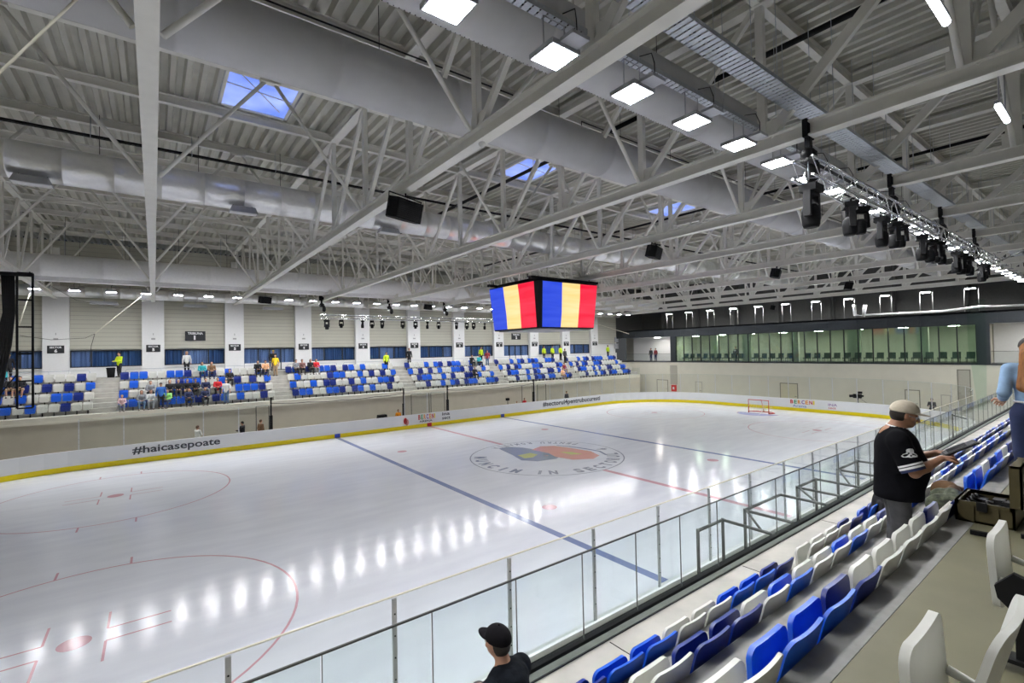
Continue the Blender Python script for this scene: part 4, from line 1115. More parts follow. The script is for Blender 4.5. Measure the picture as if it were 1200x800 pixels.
for d, w, r, x, c, k, i in items:
    if nreal < 300:
        nreal += 1
        if w == 'n':
            lab = '%s near-stand seat, %s, %s from the left' % (CN[c], ('row nearest the railing', 'middle row', 'row before the walkway', 'upper walkway row')[r], nth(order[(r, x)]))
            t = empty('stadium_seat', (x, -ROWY[r], ROWZ[r]), lab, 'stadium seat', 'folding seats of the near stand')
            for nm, ky in (('backrest', ('b', c)), ('seat_pan', ('p', c)), ('bracket', 'k')):
                o = bpy.data.objects.new(nm, MESH[ky]); o.parent = t; COL.objects.link(o)
                if r == 3: o.location = {'backrest': (0, -.05, .07), 'seat_pan': (0, -.03, .05), 'bracket': (-.25, -.02, .05)}[nm]
            if r == 3:
                for sx_ in (-.2, .2):
                    m = MB(); m.tube([(sx_, .10, .42), (sx_, .02, .40), (sx_, -.03, .46)], .018, 6); o = bpy.data.objects.new('hinge_arm', m.mesh('hinge_arm', SEATW)); o.parent = t; COL.objects.link(o)
                m = MB(); m.beam((-.24, -.02, .36), (.24, -.02, .36), .03, .05); o = bpy.data.objects.new('cross_beam', m.mesh('cross_beam', BLACKM)); o.parent = t; COL.objects.link(o)
        else:
            lab = '%s far-stand seat, %s, %s from left in %s' % (CN[c], RN[r], nth(i+1), SECN[k])
            o = bpy.data.objects.new('stadium_seat', MESH[('far', c)]); COL.objects.link(o); o.location = (x, ROWY[r], ROWZ[r]); o.rotation_euler = (0, 0, PI)
            tag(o, lab, 'stadium seat', 'folding seats of the far stand')
    else:
        s = 1 if w == 'n' else -1; Y = -ROWY[r] if w == 'n' else ROWY[r]; mi = 'WBD'.index(c)
        for a, mm in ((BACK, mi), (PAN, mi), (BRK, 3)): rest.add([(x+s*v[0], Y+s*v[1], ROWZ[r]+v[2]) for v in a.v], a.f, mm, True)
tag(rest.build('stadium_seats', [SEATW, SEATB, SEATD, BLACKM], org=(10, 20, 3)), 'farthest blue and white folding seats, right-hand blocks of the far stand', 'stadium seats', kind='stuff')

# ------------------------------------------------------------------ goal
g = empty('hockey_goal', (26, 0, 0), 'red-framed hockey goal with a white net at the far end of the ice', 'hockey goal')
m = MB(); m.tube([(26, -.915, .0), (26, -.915, 1.22), (26, .915, 1.22), (26, .915, .0)], .04, 8); m.build('goal_frame', RED, g)
m = MB(); m.tube([(26, -.915, .05), (26.6, -1.15, .05), (27.05, -.7, .05), (27.05, .7, .05), (26.6, 1.15, .05), (26, .915, .05)], .04, 8); m.tube([(27.0, 0, .05), (26.55, 0, 1.2), (26, 0, 1.22)], .025, 6); m.build('base_frame', RED, g)
NETW = mat('net_cord', (.8, .8, .8), .7, noise=.05)
m = MB()
for i in range(13):
    y = -.9+1.8*i/12; s = 1-abs(y)*.12; m.tube([(26.02, y, 1.2), (26.5, y, 1.16), (26.98*s+.0, y, .08)], .006, 4, cap=False)
for j in range(8):
    f = j/7; z = 1.16-1.06*f; x = 26.5+.5*f; m.tube([(26.05, -.92, z), (x, -.9, z), (x, .9, z), (26.05, .92, z)], .006, 4, cap=False)
m.build('net', NETW, g)

# ------------------------------------------------------------------ near bench shelters seen through the railing
m = None
YB0, YB1 = -15.45, -17.0
b = MB(); b.box(-9.3, 8, YB1, -15.35, -.03, .22); b.build('x', [RUBBER]); o = bpy.data.objects['x']; o.name = 'floor_bench'; tag(o, kind='structure')
BX = (-8.95, -7.91, -6.88, -4.95, -3.9, -2.6, -.9, .9, 2.7, 4.5)
for i, x0 in enumerate(BX):
    t = empty('bench_shelter', (x0, -16, .22), 'dark grey tube frame behind the near boards, %s from the left' % nth(i+1), 'bench shelter', 'bench shelter frames behind the near boards')
    if i: m = MB(); m.tube([(x0, -15.4, 2.2), (x0, -17.2, 2.2)], .035, 6); m.build('crossbar', DKRAIL, t)
    if i != 3:
        m = MB(); m.tube([(x0, -15.4, .22), (x0, -15.4, 2.235)], .04, 6); m.build('post', DKRAIL, t)
    if i in (0, 2, 4, 6, 8): m = MB(); m.tube([(x0, -15.4, 2.2), (BX[i+1]-.04, -15.4, 2.2)], .035, 6); m.build('top_bar', DKRAIL, t)
    if i in (1, 3, 5): m = MB(); m.tube([(x0, -16.3, 2.2), (BX[i+1], -15.45, 2.2)], .03, 6); m.build('diagonal_bar', DKRAIL, t)
    m = MB(); m.tube([(x0, -17.2, .22), (x0, -17.2, 2.235)], .035, 6); m.build('rear_post', DKRAIL, t)

# ------------------------------------------------------------------ open equipment case, bags
c0 = (-12.32, -20.54, 4.618)
cs = empty('equipment_case', c0, 'open olive hard case filled with black gear on the near walkway', 'case'); cs.rotation_euler = (0, 0, .0)
CASEM = mat('olive_case', (.085, .068, .028), .5, noise=.12, scale=10); FOAMB = mat('black_gear', (.012, .012, .014), .6, noise=.4, scale=30, bump=.6)
X0, X1, Y0, Y1 = -12.57, -12.06, -20.73, -20.34; z = 4.618
m = MB(); t = .018
m.box(X0, X1, Y0, Y1, z, z+.02); m.box(X0, X0+t, Y0, Y1, z, z+.19); m.box(X1-t, X1, Y0, Y1, z, z+.19); m.box(X0, X1, Y0, Y0+t, z, z+.19); m.box(X0, X1, Y1-t, Y1, z, z+.19)
m.box(X0-.012, X1+.012, Y0-.0, Y0+t+.012, z+.16, z+.19); m.box(X0-.012, X0+t, Y0, Y1, z+.16, z+.19); m.box(X1-t, X1+.012, Y0, Y1, z+.16, z+.19); m.box(X0-.012, X1+.012, Y1-t-.012, Y1+.0, z+.16, z+.19)
for y in (Y0+.1, Y0+.26): m.box(X0-.014, X0, y, y+.025, z+.01, z+.16)
m.build('body', CASEM, cs)
m = MB(); m.box(X0, X1, Y0-.05, Y0-.035, z+.19, z+.56); m.box(X0, X1, Y0-.05, Y0+.02, z+.54, z+.56); m.box(X0, X0+t, Y0-.05, Y0+.03, z+.19, z+.56); m.box(X1-t, X1, Y0-.05, Y0+.03, z+.19, z+.56)
m.build('lid', CASEM, cs)
m = MB(); random.seed(5)
m.box(X0+t, X1-t, Y0+t, Y1-t, z+.02, z+.10)
for i in range(16):
    x = random.uniform(X0+.05, X1-.14); y = random.uniform(Y0+.05, Y1-.12); m.box(x, x+random.uniform(.05, .12), y, y+random.uniform(.04, .1), z+.1, z+random.uniform(.12, .18))
for i in range(5):
    x = random.uniform(X0+.08, X1-.1); y = random.uniform(Y0+.08, Y1-.1); m.tube([(x-.05, y, z+.15), (x, y+.04, z+.185), (x+.06, y-.02, z+.15)], .012, 6)
m.build('gear_inside', FOAMB, cs)
m = MB(); m.box(X0-.03, X0-.012, Y0+.17, Y0+.24, z+.12, z+.2); m.build('latch', BLACKM, cs)
m = MB(); m.beam((-12.95, -20.50, 4.64), (-12.93, -20.66, 4.64), .035, .035); m.beam((-12.90, -20.64, 4.64), (-12.86, -20.70, 4.635), .05, .03)
tag(m.build('gear_strap', BLACK, org=(-12.94, -20.58, 4.62)), 'black strap handle lying on the olive floor in front of the open case', 'strap')
m = MB(); m.beam((-12.75, -20.78, 4.635), (-12.72, -20.95, 4.635), .04, .03)
tag(m.build('gear_strap', BLACK, org=(-12.73, -20.86, 4.62)), 'second black strap on the olive floor, right of the case corner', 'strap')
m = MB(); m.box(-9.9, -8.3, -18.16, -18.08, 2.87, 2.90)
tag(m.build('wooden_plank', mat('raw_wood', (.28, .2, .12), .7, noise=.2, scale=6, stretch=(1, 12, 1)), org=(-9.1, -18.1, 2.87)), 'thin brown plank lying on the lowest walkway of the near stand', 'plank')

# ------------------------------------------------------------------ organic shapes by surface nets
def surface_net(F, lo, h):
    """mesh of the zero level of grid F (negative inside)"""
    S = F < 0; nx_, ny_, nz_ = F.shape
    c = [S[i:nx_-1+i, j:ny_-1+j, k:nz_-1+k] for i in (0, 1) for j in (0, 1) for k in (0, 1)]
    cnt_ = sum(x.astype(np.int8) for x in c); act = (cnt_ > 0) & (cnt_ < 8)
    idx = -np.ones(act.shape, int); A = np.argwhere(act); idx[act] = np.arange(len(A))
    acc = np.zeros((len(A), 3)); num = np.zeros(len(A)); I, J, K = A.T
    corners = [(i, j, k) for i in (0, 1) for j in (0, 1) for k in (0, 1)]
    for a in corners:
        for ax in range(3):
            if a[ax] == 1: continue
            b2 = list(a); b2[ax] = 1
            fa = F[I+a[0], J+a[1], K+a[2]]; fb = F[I+b2[0], J+b2[1], K+b2[2]]; cr = (fa < 0) != (fb < 0)
            t = np.where(cr, fa/np.where(cr, fa-fb, 1), 0); p = np.array(a, float)[None, :].repeat(len(A), 0); p[:, ax] += t
            acc += p*cr[:, None]; num += cr
    V_ = (acc/num[:, None]+A)*h+lo; fs = []
    for ax in range(3):
        o1, o2 = [(1, 2), (2, 0), (0, 1)][ax]
        sl = [slice(1, -1)]*3; sl[ax] = slice(0, -1); sl2 = [slice(1, -1)]*3; sl2[ax] = slice(1, None)
        a = S[tuple(sl)]; b2 = S[tuple(sl2)]; E_ = np.argwhere(a != b2); off = np.ones(3, int); off[ax] = 0; E_ = E_+off
        if len(E_) == 0: continue
        d1 = np.zeros(3, int); d1[o1] = 1; d2_ = np.zeros(3, int); d2_[o2] = 1
        q = [E_-d1-d2_, E_-d2_, E_, E_-d1]; ids = [idx[tuple(x.T)] for x in q]
        ins = S[tuple(E_.T)]
        quad = np.stack(ids, 1); quad[~ins] = quad[~ins][:, ::-1]; fs.append(quad)
    return V_, np.concatenate(fs)
def smin(a, b, k): 
    h_ = np.clip(.5+.5*(b-a)/k, 0, 1); return b*(1-h_)+a*h_-k*h_*(1-h_)
def sdf_mesh(prims, h, cut=None, extra=None):
    """prims: (kind, args..., k). cone: ('c', p, q, r1, r2, k); ellipsoid: ('e', centre, radii, k[, rot z, rot x])"""
    lo = np.full(3, 1e9); hi = -lo
    for p in prims:
        if p[0] == 'c':
            for q, r in ((p[1], p[3]), (p[2], p[4])): lo = np.minimum(lo, np.array(q)-r); hi = np.maximum(hi, np.array(q)+r)
        else: r = max(p[2]); lo = np.minimum(lo, np.array(p[1])-r); hi = np.maximum(hi, np.array(p[1])+r)
    lo -= 3*h; hi += 3*h; n_ = np.ceil((hi-lo)/h).astype(int)+1
    F = np.full(n_, 1.0, np.float32); ax = [lo[i]+h*np.arange(n_[i]) for i in range(3)]
    for p in prims:
        k = p[5] if p[0] == 'c' else p[3]; pad = max(k, h)*2.2
        if p[0] == 'c':
            a, b2 = np.array(p[1], float), np.array(p[2], float); r1, r2 = p[3], p[4]; mn = np.minimum(a-r1, b2-r2)-pad; mx = np.maximum(a+r1, b2+r2)+pad
        else: c_ = np.array(p[1], float); rr = np.array(p[2], float); mn = c_-max(rr)-pad; mx = c_+max(rr)+pad
        i0 = np.clip(((mn-lo)/h).astype(int), 0, n_); i1 = np.clip(((mx-lo)/h).astype(int)+2, 0, n_)
        X_, Y_, Z_ = np.meshgrid(ax[0][i0[0]:i1[0]], ax[1][i0[1]:i1[1]], ax[2][i0[2]:i1[2]], indexing='ij')
        if p[0] == 'c':
            d = b2-a; L2 = max(d@d, 1e-9); t = np.clip(((X_-a[0])*d[0]+(Y_-a[1])*d[1]+(Z_-a[2])*d[2])/L2, 0, 1)
            D = np.sqrt((X_-a[0]-t*d[0])**2+(Y_-a[1]-t*d[1])**2+(Z_-a[2]-t*d[2])**2)-(r1+(r2-r1)*t)
        else:
            x_, y_, z_ = X_-c_[0], Y_-c_[1], Z_-c_[2]
            if len(p) > 4 and p[4]: cs_, sn_ = math.cos(-p[4]), math.sin(-p[4]); x_, y_ = x_*cs_-y_*sn_, x_*sn_+y_*cs_
            if len(p) > 5 and p[5]: cs_, sn_ = math.cos(-p[5]), math.sin(-p[5]); x_, z_ = x_*cs_-z_*sn_, x_*sn_+z_*cs_
            q = np.sqrt((x_/rr[0])**2+(y_/rr[1])**2+(z_/rr[2])**2); D = (q-1)*min(rr)
            q2 = np.sqrt((x_/rr[0]**2)**2+(y_/rr[1]**2)**2+(z_/rr[2]**2)**2)+1e-9; D = q*(q-1)/q2
        sl = tuple(slice(i0[i], i1[i]) for i in range(3)); F[sl] = smin(F[sl], D.astype(np.float32), max(k, 1e-4))
    if cut is not None:
        X_, Y_, Z_ = np.meshgrid(*ax, indexing='ij'); F = np.maximum(F, cut(X_, Y_, Z_)).astype(np.float32)
    V_, Q = surface_net(F, lo, h)
    m = MB(); m.v = [tuple(v) for v in V_]; m.f = [tuple(int(i) for i in q) for q in Q]; m.m = [0]*len(Q); m.sm = [True]*len(Q)
    return m
# ------------------------------------------------------------------ people
SKIN = mat('skin', (.55, .30, .20), .5, noise=.08, scale=12); SKIN2 = mat('skin_tan', (.40, .20, .12), .45, noise=.15, scale=9)
def cloth(n, c, noise=.12): return mat('cloth_'+n, c, .85, noise=noise, scale=14, bump=.15)
CL = {'black': cloth('black', (.015, .015, .018)), 'navy': cloth('navy', (.02, .03, .09)), 'white': cloth('white', (.7, .7, .68)), 'grey': cloth('grey', (.25, .26, .28)),
      'vest': cloth('hi_vis', (.62, .80, .02)), 'yellow': cloth('yellow', (.85, .60, .02)), 'red': cloth('red', (.65, .02, .03)), 'maroon': cloth('maroon', (.30, .04, .05)),
      'teal': cloth('teal', (.03, .40, .45)), 'orange': cloth('orange', (.85, .32, .01)), 'brown': cloth('brown', (.22, .12, .06)), 'lime': cloth('lime', (.35, .75, .20)),
      'jeans': cloth('jeans', (.10, .17, .28), .25), 'tan': cloth('tan', (.40, .28, .18)), 'blue': cloth('blue', (.03, .14, .50)), 'peach': cloth('peach', (.80, .45, .25)),
      'ltblue': cloth('light_blue', (.28, .42, .62)), 'plaid': cloth('plaid', (.28, .14, .12), .5), 'pink': cloth('pink', (.75, .5, .5)), 'dgrey': cloth('dark_grey', (.06, .06, .065), .3)}
HAIR = {'dark': mat('hair_dark', (.02, .014, .01), .5, noise=.3), 'brown': mat('hair_brown', (.12, .05, .02), .5, noise=.3), 'blonde': mat('hair_blonde', (.5, .33, .15), .5, noise=.2),
        'grey': mat('hair_grey', (.3, .3, .3), .5, noise=.2), 'black': mat('cap_black', (.015, .015, .018), .7, noise=.2), 'beige': mat('cap_beige', (.50, .44, .34), .8, noise=.08, scale=30, bump=.2),
        'yellow': mat('cap_yellow', (.8, .6, .02), .7, noise=.1), 'auburn': mat('hair_auburn', (.30, .12, .035), .45, noise=.5, scale=3, stretch=(20, 20, 1))}
def skel(pose, v):
    """joints, facing +y, z up, feet at z=0 (standing) or seat height .45 (sitting)"""
    J = {}
    if pose.startswith('stand'):
        hz = .94; J['pel'] = (0, 0, hz); J['che'] = (0, .0, 1.30); J['neck'] = (0, -.01, 1.47); J['head'] = (0, .02, 1.62)
        for s, n in ((-1, 'l'), (1, 'r')):
            J[n+'hip'] = (s*.09, 0, hz-.04); J[n+'kn'] = (s*.10, .02+.03*s*v, .50); J[n+'an'] = (s*(.10+.02*v), -.02-.05*s*v, .08); J[n+'toe'] = (s*(.12+.02*v), .14-.05*s*v, .035)
            J[n+'sh'] = (s*.185, 0, 1.40)
            if pose == 'stand_fold': J[n+'el'] = (s*.25, .02, 1.14); J[n+'ha'] = (-s*.06, .20, 1.15+.03*s)
            elif pose == 'stand_reach': J[n+'el'] = (s*.24, .08, 1.13); J[n+'ha'] = (s*.14, .34, 1.12)
            else: J[n+'el'] = (s*.25, -.01, 1.12); J[n+'ha'] = (s*.26, .07, .86)
    else:
        hz = .50; J['pel'] = (0, 0, hz); J['che'] = (0, .04+.05*v, .86); J['neck'] = (0, .05+.06*v, 1.02); J['head'] = (0, .09+.08*v, 1.17)
        for s, n in ((-1, 'l'), (1, 'r')):
            J[n+'hip'] = (s*.09, .02, hz-.01); J[n+'kn'] = (s*(.13+.04*v), .44, .49); J[n+'an'] = (s*.12, .46-.05*s, .08); J[n+'toe'] = (s*.13, .62-.05*s, .035)
            J[n+'sh'] = (s*.185, .04+.05*v, .96); J[n+'el'] = (s*.24, .14+.05*v, .70); J[n+'ha'] = (s*(.10-.04*v), .36, .60+.05*v)
    return J
PC = {}
def person_meshes(pose, v, h=.026, fat=1.0, hair='short', sleeves='long', shorts=False):
    key = (pose, v, hair, sleeves, shorts)
    if key in PC: return PC[key]
    J = skel(pose, v); f = fat
    body = [('c', J['pel'], J['che'], .125*f, .13*f, .04), ('e', (J['che'][0], J['che'][1], J['che'][2]+.03), (.165, .10, .13), .05), ('c', J['neck'], J['head'], .055, .05, .02),
            ('e', J['head'], (.078, .098, .118), .02), ('e', (J['head'][0], J['head'][1]+.10, J['head'][2]-.02), (.016, .02, .022), .015)]
    for n in 'lr':
        body += [('c', J[n+'hip'], J[n+'kn'], .082, .055, .03), ('c', J[n+'kn'], J[n+'an'], .054, .036, .02), ('c', J[n+'an'], J[n+'toe'], .04, .032, .02),
                 ('c', J[n+'sh'], J[n+'el'], .05, .038, .04), ('c', J[n+'el'], J[n+'ha'], .038, .028, .02)]
        ha = np.array(J[n+'ha']); d = ha-np.array(J[n+'el']); d = d/np.linalg.norm(d); body += [('c', tuple(ha), tuple(ha+d*.09), .034, .026, .02), ('c', tuple(ha+d*.02), tuple(ha+d*.06+np.array([0, .03, .02])), .018, .012, .01)]
    top = [('c', J['pel'], J['che'], .15*f, .15*f, .04), ('e', (J['che'][0], J['che'][1], J['che'][2]+.04), (.19, .125, .13), .05)]
    for n in 'lr':
        top += [('c', J[n+'sh'], J[n+'el'], .066, .055, .04)]
        if sleeves == 'long': top += [('c', J[n+'el'], J[n+'ha'], .055, .042, .02)]
    leg = [('e', J['pel'], (.165, .125, .12), .03)]
    for n in 'lr':
        leg.append(('c', J[n+'hip'], J[n+'kn'], .10, .072, .03))
        if not shorts: leg += [('c', J[n+'kn'], J[n+'an'], .07, .056, .02)]
    sh = []
    for n in 'lr': sh += [('c', (J[n+'an'][0], J[n+'an'][1]-.02, .05), J[n+'toe'], .052, .044, .02)]
    H = J['head']; hh = [('e', (H[0], H[1]-.018, H[2]+.022), (.092, .108, .118), .01)]
    if hair == 'long': hh += [('c', (H[0], H[1]-.07, H[2]+.0), (H[0], H[1]-.12, H[2]-.28), .085, .075, .04)]
    cutz = H[2]-.0; cut = (lambda X_, Y_, Z_: (Y_-H[1])*.8-(Z_-H[2])+.015) if hair != 'long' else (lambda X_, Y_, Z_: (Y_-H[1])*1.2-(Z_-H[2])*.4-.012)
    parts = {'body': sdf_mesh(body, h), 'shirt': sdf_mesh(top, h*1.1), 'trousers': sdf_mesh(leg, h*1.1), 'shoes': sdf_mesh(sh, h), 'hair': sdf_mesh(hh, h*.8, cut)}
    if hair == 'cap': parts['hair'].add([(H[0]+a, H[1]+b, H[2]+.05+c) for a, b, c in ((-.07, .07, 0), (.07, .07, 0), (.05, .17, -.02), (-.05, .17, -.02), (-.07, .07, .015), (.07, .07, .015), (.05, .17, -.005), (-.05, .17, -.005))],
                                        [(3, 2, 1, 0), (4, 5, 6, 7), (0, 1, 5, 4), (1, 2, 6, 5), (2, 3, 7, 6), (3, 0, 4, 7)])
    PC[key] = {k: p.mesh('person_'+k, SKIN) for k, p in parts.items()}
    return PC[key]
def person(p, rz, pose, top, bottom, hair, label, v=0.0, hs='short', sleeves='long', shorts=False, scale=1.0, skin=SKIN, extra=None, group=None):
    t = empty('person', p, label, 'person', group); t.rotation_euler = (0, 0, rz); t.scale = (scale,)*3
    ms = person_meshes(pose, v, hair=hs, sleeves=sleeves, shorts=shorts)
    for nm, mt in (('body', skin), ('shirt', CL[top]), ('trousers', CL[bottom]), ('shoes', CL['dgrey']), ('hair', HAIR[hair])):
        o = bpy.data.objects.new('cap' if nm == 'hair' and hs == 'cap' else nm, ms[nm]); o.parent = t; COL.objects.link(o)
        o.material_slots[0].link = 'OBJECT'; o.material_slots[0].material = mt
    return t
def seated(px, row, top, bottom, hair, label, **k):
    Y = ROWY[row]-.26; X = on(1, Y, px, 450)[0]
    return person((X, Y, ROWZ[row]), PI+k.pop('turn', 0), 'sit', top, bottom, hair, label, **k)
def standing(px, Y, z, top, bottom, hair, label, rz=PI, pose='stand', **k):
    X = on(1, Y, px, 440)[0]
    return person((X, Y, z), rz, pose, top, bottom, hair, label, **k)
F = PI    # facing the ice from the far side
seated(13, 2, 'black', 'tan', 'dark', 'person in black top and tan shorts seated at the left edge of the far stand', v=.4, shorts=True)
seated(24, 2, 'black', 'tan', 'dark', 'person in dark top and shorts seated beside the one in tan shorts', v=.6, shorts=True)
seated(2, 3, 'teal', 'navy', 'dark', 'person with teal sleeves seated at the extreme left edge', v=.4)
standing(10, 21.75, ZW, 'black', 'black', 'yellow', 'person in black with a yellow cap standing behind the leftmost seats', hs='cap')
standing(140, 21.9, ZW, 'vest', 'black', 'dark', 'guard in hi-vis yellow jacket standing beside the litter bin', rz=2.3, pose='stand_reach')
standing(219, 22.1, ZW, 'white', 'black', 'blonde', 'blonde person in white standing in front of the TRIBUNA 1 doors', hs='long')
seated(237, 3, 'teal', 'navy', 'dark', 'long-haired person in teal seated in the top row under TRIBUNA 1', hs='long', v=.3)
seated(248, 3, 'brown', 'navy', 'brown', 'long-haired person in brown seated in the top row right of the teal one', hs='long', v=.5)
seated(302, 3, 'black', 'black', 'dark', 'person in black seated in the top row at the right end of the second block', v=.4)
seated(311, 3, 'peach', 'dgrey', 'brown', 'person in a peach top seated at the right end of the second block', v=.4)
standing(320.5, 21.95, ZW, 'black', 'black', 'yellow', 'person in black and yellow cap standing behind the one in yellow', hs='cap')
standing(323, 20.9, 4.61, 'yellow', 'tan', 'dark', 'person in a yellow shirt standing in the aisle right of the second block', rz=2.6, sleeves='short')
seated(176.5, 1, 'grey', 'black', 'dark', 'person in a grey hoodie and dark beanie in the second row', v=.5)
seated(199, 1, 'black', 'black', 'brown', 'long-haired person in black between the blue-vested and the grey-haired one', hs='long', v=.3)
seated(209, 1, 'black', 'dgrey', 'grey', 'grey-haired person in a black jacket in the second row', v=.3)
seated(219.5, 1, 'black', 'tan', 'dark', 'person in black leaning forward in the second row, middle of the second block', v=.7)
seated(229, 1, 'black', 'black', 'dark', 'person in black with a cap in the second row', hs='cap', v=.4)
seated(241, 1, 'navy', 'grey', 'dark', 'person in navy seated left of the one in red', v=.7)
seated(255, 1, 'red', 'black', 'dark', 'person in a bright red top bending forward in the second row', v=1.0)
seated(269, 2, 'black', 'black', 'brown', 'person in black seated behind the standing one in a white tee shirt', v=.4)
standing(188.5, 18.05, 2.87, 'blue', 'black', 'dark', 'person in black trousers with a blue vest standing in front of the first row', hs='cap')
standing(265, 18.1, 2.87, 'white', 'jeans', 'dark', 'person in a white tee shirt and jeans standing by the railing', sleeves='short', rz=2.7)
seated(143, 0, 'pink', 'grey', 'blonde', 'child in pink and white seated at the left end of the front row', v=.4, scale=.82)
seated(166, 0, 'grey', 'jeans', 'dark', 'person in grey top and light jeans in the front row', hs='long', v=.5)
seated(177, 0, 'white', 'grey', 'brown', 'person in a white jacket in the front row beside the one in jeans', v=.5)
seated(197, 0, 'lime', 'navy', 'dark', 'person in a lime green top in the front row', v=.6, turn=-.4)
seated(221, 0, 'navy', 'black', 'dark', 'person in dark navy in the front row, middle of the second block', v=.6)
seated(240, 0, 'navy', 'black', 'dark', 'person in navy bending down in the front row, left of the white tee shirt', v=1.0)
seated(347, 3, 'grey', 'black', 'dark', 'person in grey seated at the left end of the third block', v=.3)
seated(354, 3, 'plaid', 'black', 'dark', 'person in a plaid shirt, second from the left in the third block', v=.3)
seated(364, 3, 'black', 'black', 'dark', 'long-haired person in black seated third in the third block', hs='long', v=.3)
seated(370.5, 3, 'red', 'grey', 'brown', 'person in red seated fourth in the top row of the third block', hs='long', v=.3)
standing(453, 21.0, 4.61, 'vest', 'black', 'dark', 'guard in a yellow vest standing near the right end of the third block')
standing(480, 22.0, ZW, 'black', 'black', 'dark', 'person in dark clothes standing by the column between third and fourth blocks')
seated(553, 3, 'black', 'black', 'dark', 'person in black seated at the right of the fourth block, left one', v=.4)
seated(561.5, 3, 'teal', 'black', 'dark', 'person in teal and black seated at the right of the fourth block, right one', v=.4)
standing(564, 21.9, ZW, 'vest', 'black', 'dark', 'person in a pale green vest standing behind the fourth block')
standing(571.5, 20.9, 4.61, 'maroon', 'jeans', 'dark', 'person in a maroon top standing at the aisle left of the fifth block', rz=2.4)
seated(556, 1, 'black', 'black', 'dark', 'person in black seated alone in the second row of the fourth block', v=.8)
standing(638, 22.0, ZW, 'vest', 'black', 'dark', 'guard in a yellow vest behind the fifth block, left one of the pair')
standing(648, 22.0, ZW, 'vest', 'black', 'dark', 'guard in a yellow vest behind the fifth block, right one of the pair')
standing(657.5, 21.6, ZW, 'vest', 'black', 'dark', 'slim person in yellow standing left of the dark one at the fifth aisle')
standing(662.5, 20.9, 4.61, 'dgrey', 'black', 'dark', 'person in dark grey standing at the aisle right of the fifth block')
seated(661, 1, 'maroon', 'tan', 'brown', 'person in maroon seated at the right end of the fifth block', v=.5)
seated(659, 0, 'peach', 'tan', 'brown', 'person in beige seated below the one in maroon', v=.5)
standing(713, 21.9, ZW, 'vest', 'black', 'black', 'guard in a yellow vest behind the last block of seats', hs='cap')
for px, c, b_, hr, lab in ((763, 'dgrey', 'navy', 'dark', 'person in dark grey standing on the open balcony, left one'), (768.5, 'maroon', 'navy', 'dark', 'person in a red top standing on the open balcony, right one')):
    y = on(0, XE+1.0, px, 420)[1]; person((XE+1.0, y, ZL), PI/2, 'stand', c, b_, hr, lab)
y = on(0, XE+1.9, 862, 410)[1]; person((XE+1.9, y, ZL), PI/2, 'stand', 'dgrey', 'black', 'dark', 'person in dark clothes standing inside the glazed lounge')
for px, Y, top, bt, hr, lab, kw in ((231, 16.3, 'white', 'black', 'brown', 'person in a white shirt walking behind the boards above the hashtag', dict(rz=-.9, sleeves='short', pose='stand_reach')),
    (283.5, 16.3, 'black', 'black', 'dark', 'person in black behind the boards, left of the bench gate', dict(rz=.9, pose='stand_reach')),
    (305, 16.3, 'brown', 'dgrey', 'brown', 'person in brown walking behind the boards inside the bench gate frame', dict(rz=-1.0)),
    (466, 15.9, 'orange', 'black', 'dark', 'person in an orange jacket on the open bench beside the black pole', dict(scale=.9)),
    (605, 15.9, 'white', 'black', 'brown', 'person in white at the second open bench', dict(scale=.72, pose='stand_reach', rz=2.0)),
    (614, 15.9, 'red', 'black', 'dark', 'person in a red top at the second open bench', dict(scale=.85)),
    (663.5, 16.2, 'dgrey', 'black', 'dark', 'person in dark green-grey behind the boards above the sectorul hashtag', dict(rz=PI))):
    standing(px, Y, 0 if 'scale' not in kw else 0, top, bt, hr, lab, **kw)
p = on(0, 31.3, 1092, 470); person((31.3, p[1], 0), PI/2, 'stand_reach', 'dgrey', 'black', 'black', 'person in dark clothes and cap behind the far end boards', hs='cap')
# litter bin, low dark box, camera on tripod
X = on(1, 21.9, 130, 445)[0]
b_ = empty('litter_bin', (X, 21.9, ZW), 'black litter bin with a lid on the far walkway beside the hi-vis guard', 'bin')
m = MB(); m.tube([(X, 21.9, ZW+.0), (X, 21.9, ZW+.62)], [.20, .25], 14); m.build('body', BLACK, b_)
m = MB(); m.tube([(X, 21.9, ZW+.62), (X, 21.9, ZW+.67), (X, 21.9, ZW+.70)], [.27, .27, .2], 14); m.build('lid', BLACKM, b_)
X = on(1, 15.45, 448, 488)[0]
m = MB(); m.prism([(X-.38, 1.0), (X+.38, 1.0), (X+.34, 1.32), (X-.34, 1.32)], 15.3, 15.7, 'y'); m.box(X-.3, X+.3, 15.35, 15.65, 0, 1.0)
tag(m.build('timer_box', BLACKM, org=(X, 15.5, 0)), 'low black box peeping over the boards of the long open bench', 'box')
X = on(1, 15.6, 595, 470)[0]
t = empty('bench_camera', (X, 15.6, 0), 'small dark camera on a stand at the second open bench', 'camera')
m = MB(); m.tube([(X, 15.6, 0), (X, 15.6, 1.45)], .03, 6); m.tube([(X, 15.6, .5), (X-.25, 15.7, 0)], .015, 5); m.tube([(X, 15.6, .5), (X+.25, 15.7, 0)], .015, 5); m.build('stand', BLACKM, t)
m = MB(); m.box(X-.16, X+.12, 15.48, 15.72, 1.45, 1.68); m.tube([(X, 15.48, 1.56), (X, 15.35, 1.56)], .06, 10); m.build('body', BLACK, t)
p = on(0, 31.2, 1005, 465); Y = p[1]
t = empty('broadcast_camera', (31.2, Y, 0), 'black broadcast camera on a tripod behind the end boards', 'camera')
for i, (dx, dy) in enumerate(((-.35, -.4), (.4, 0), (-.35, .4))):
    m = MB(); m.tube([(31.2+dx*.7, Y+dy, 0), (31.2, Y, 1.25)], .028, 6); m.build('leg', BLACKM, t)
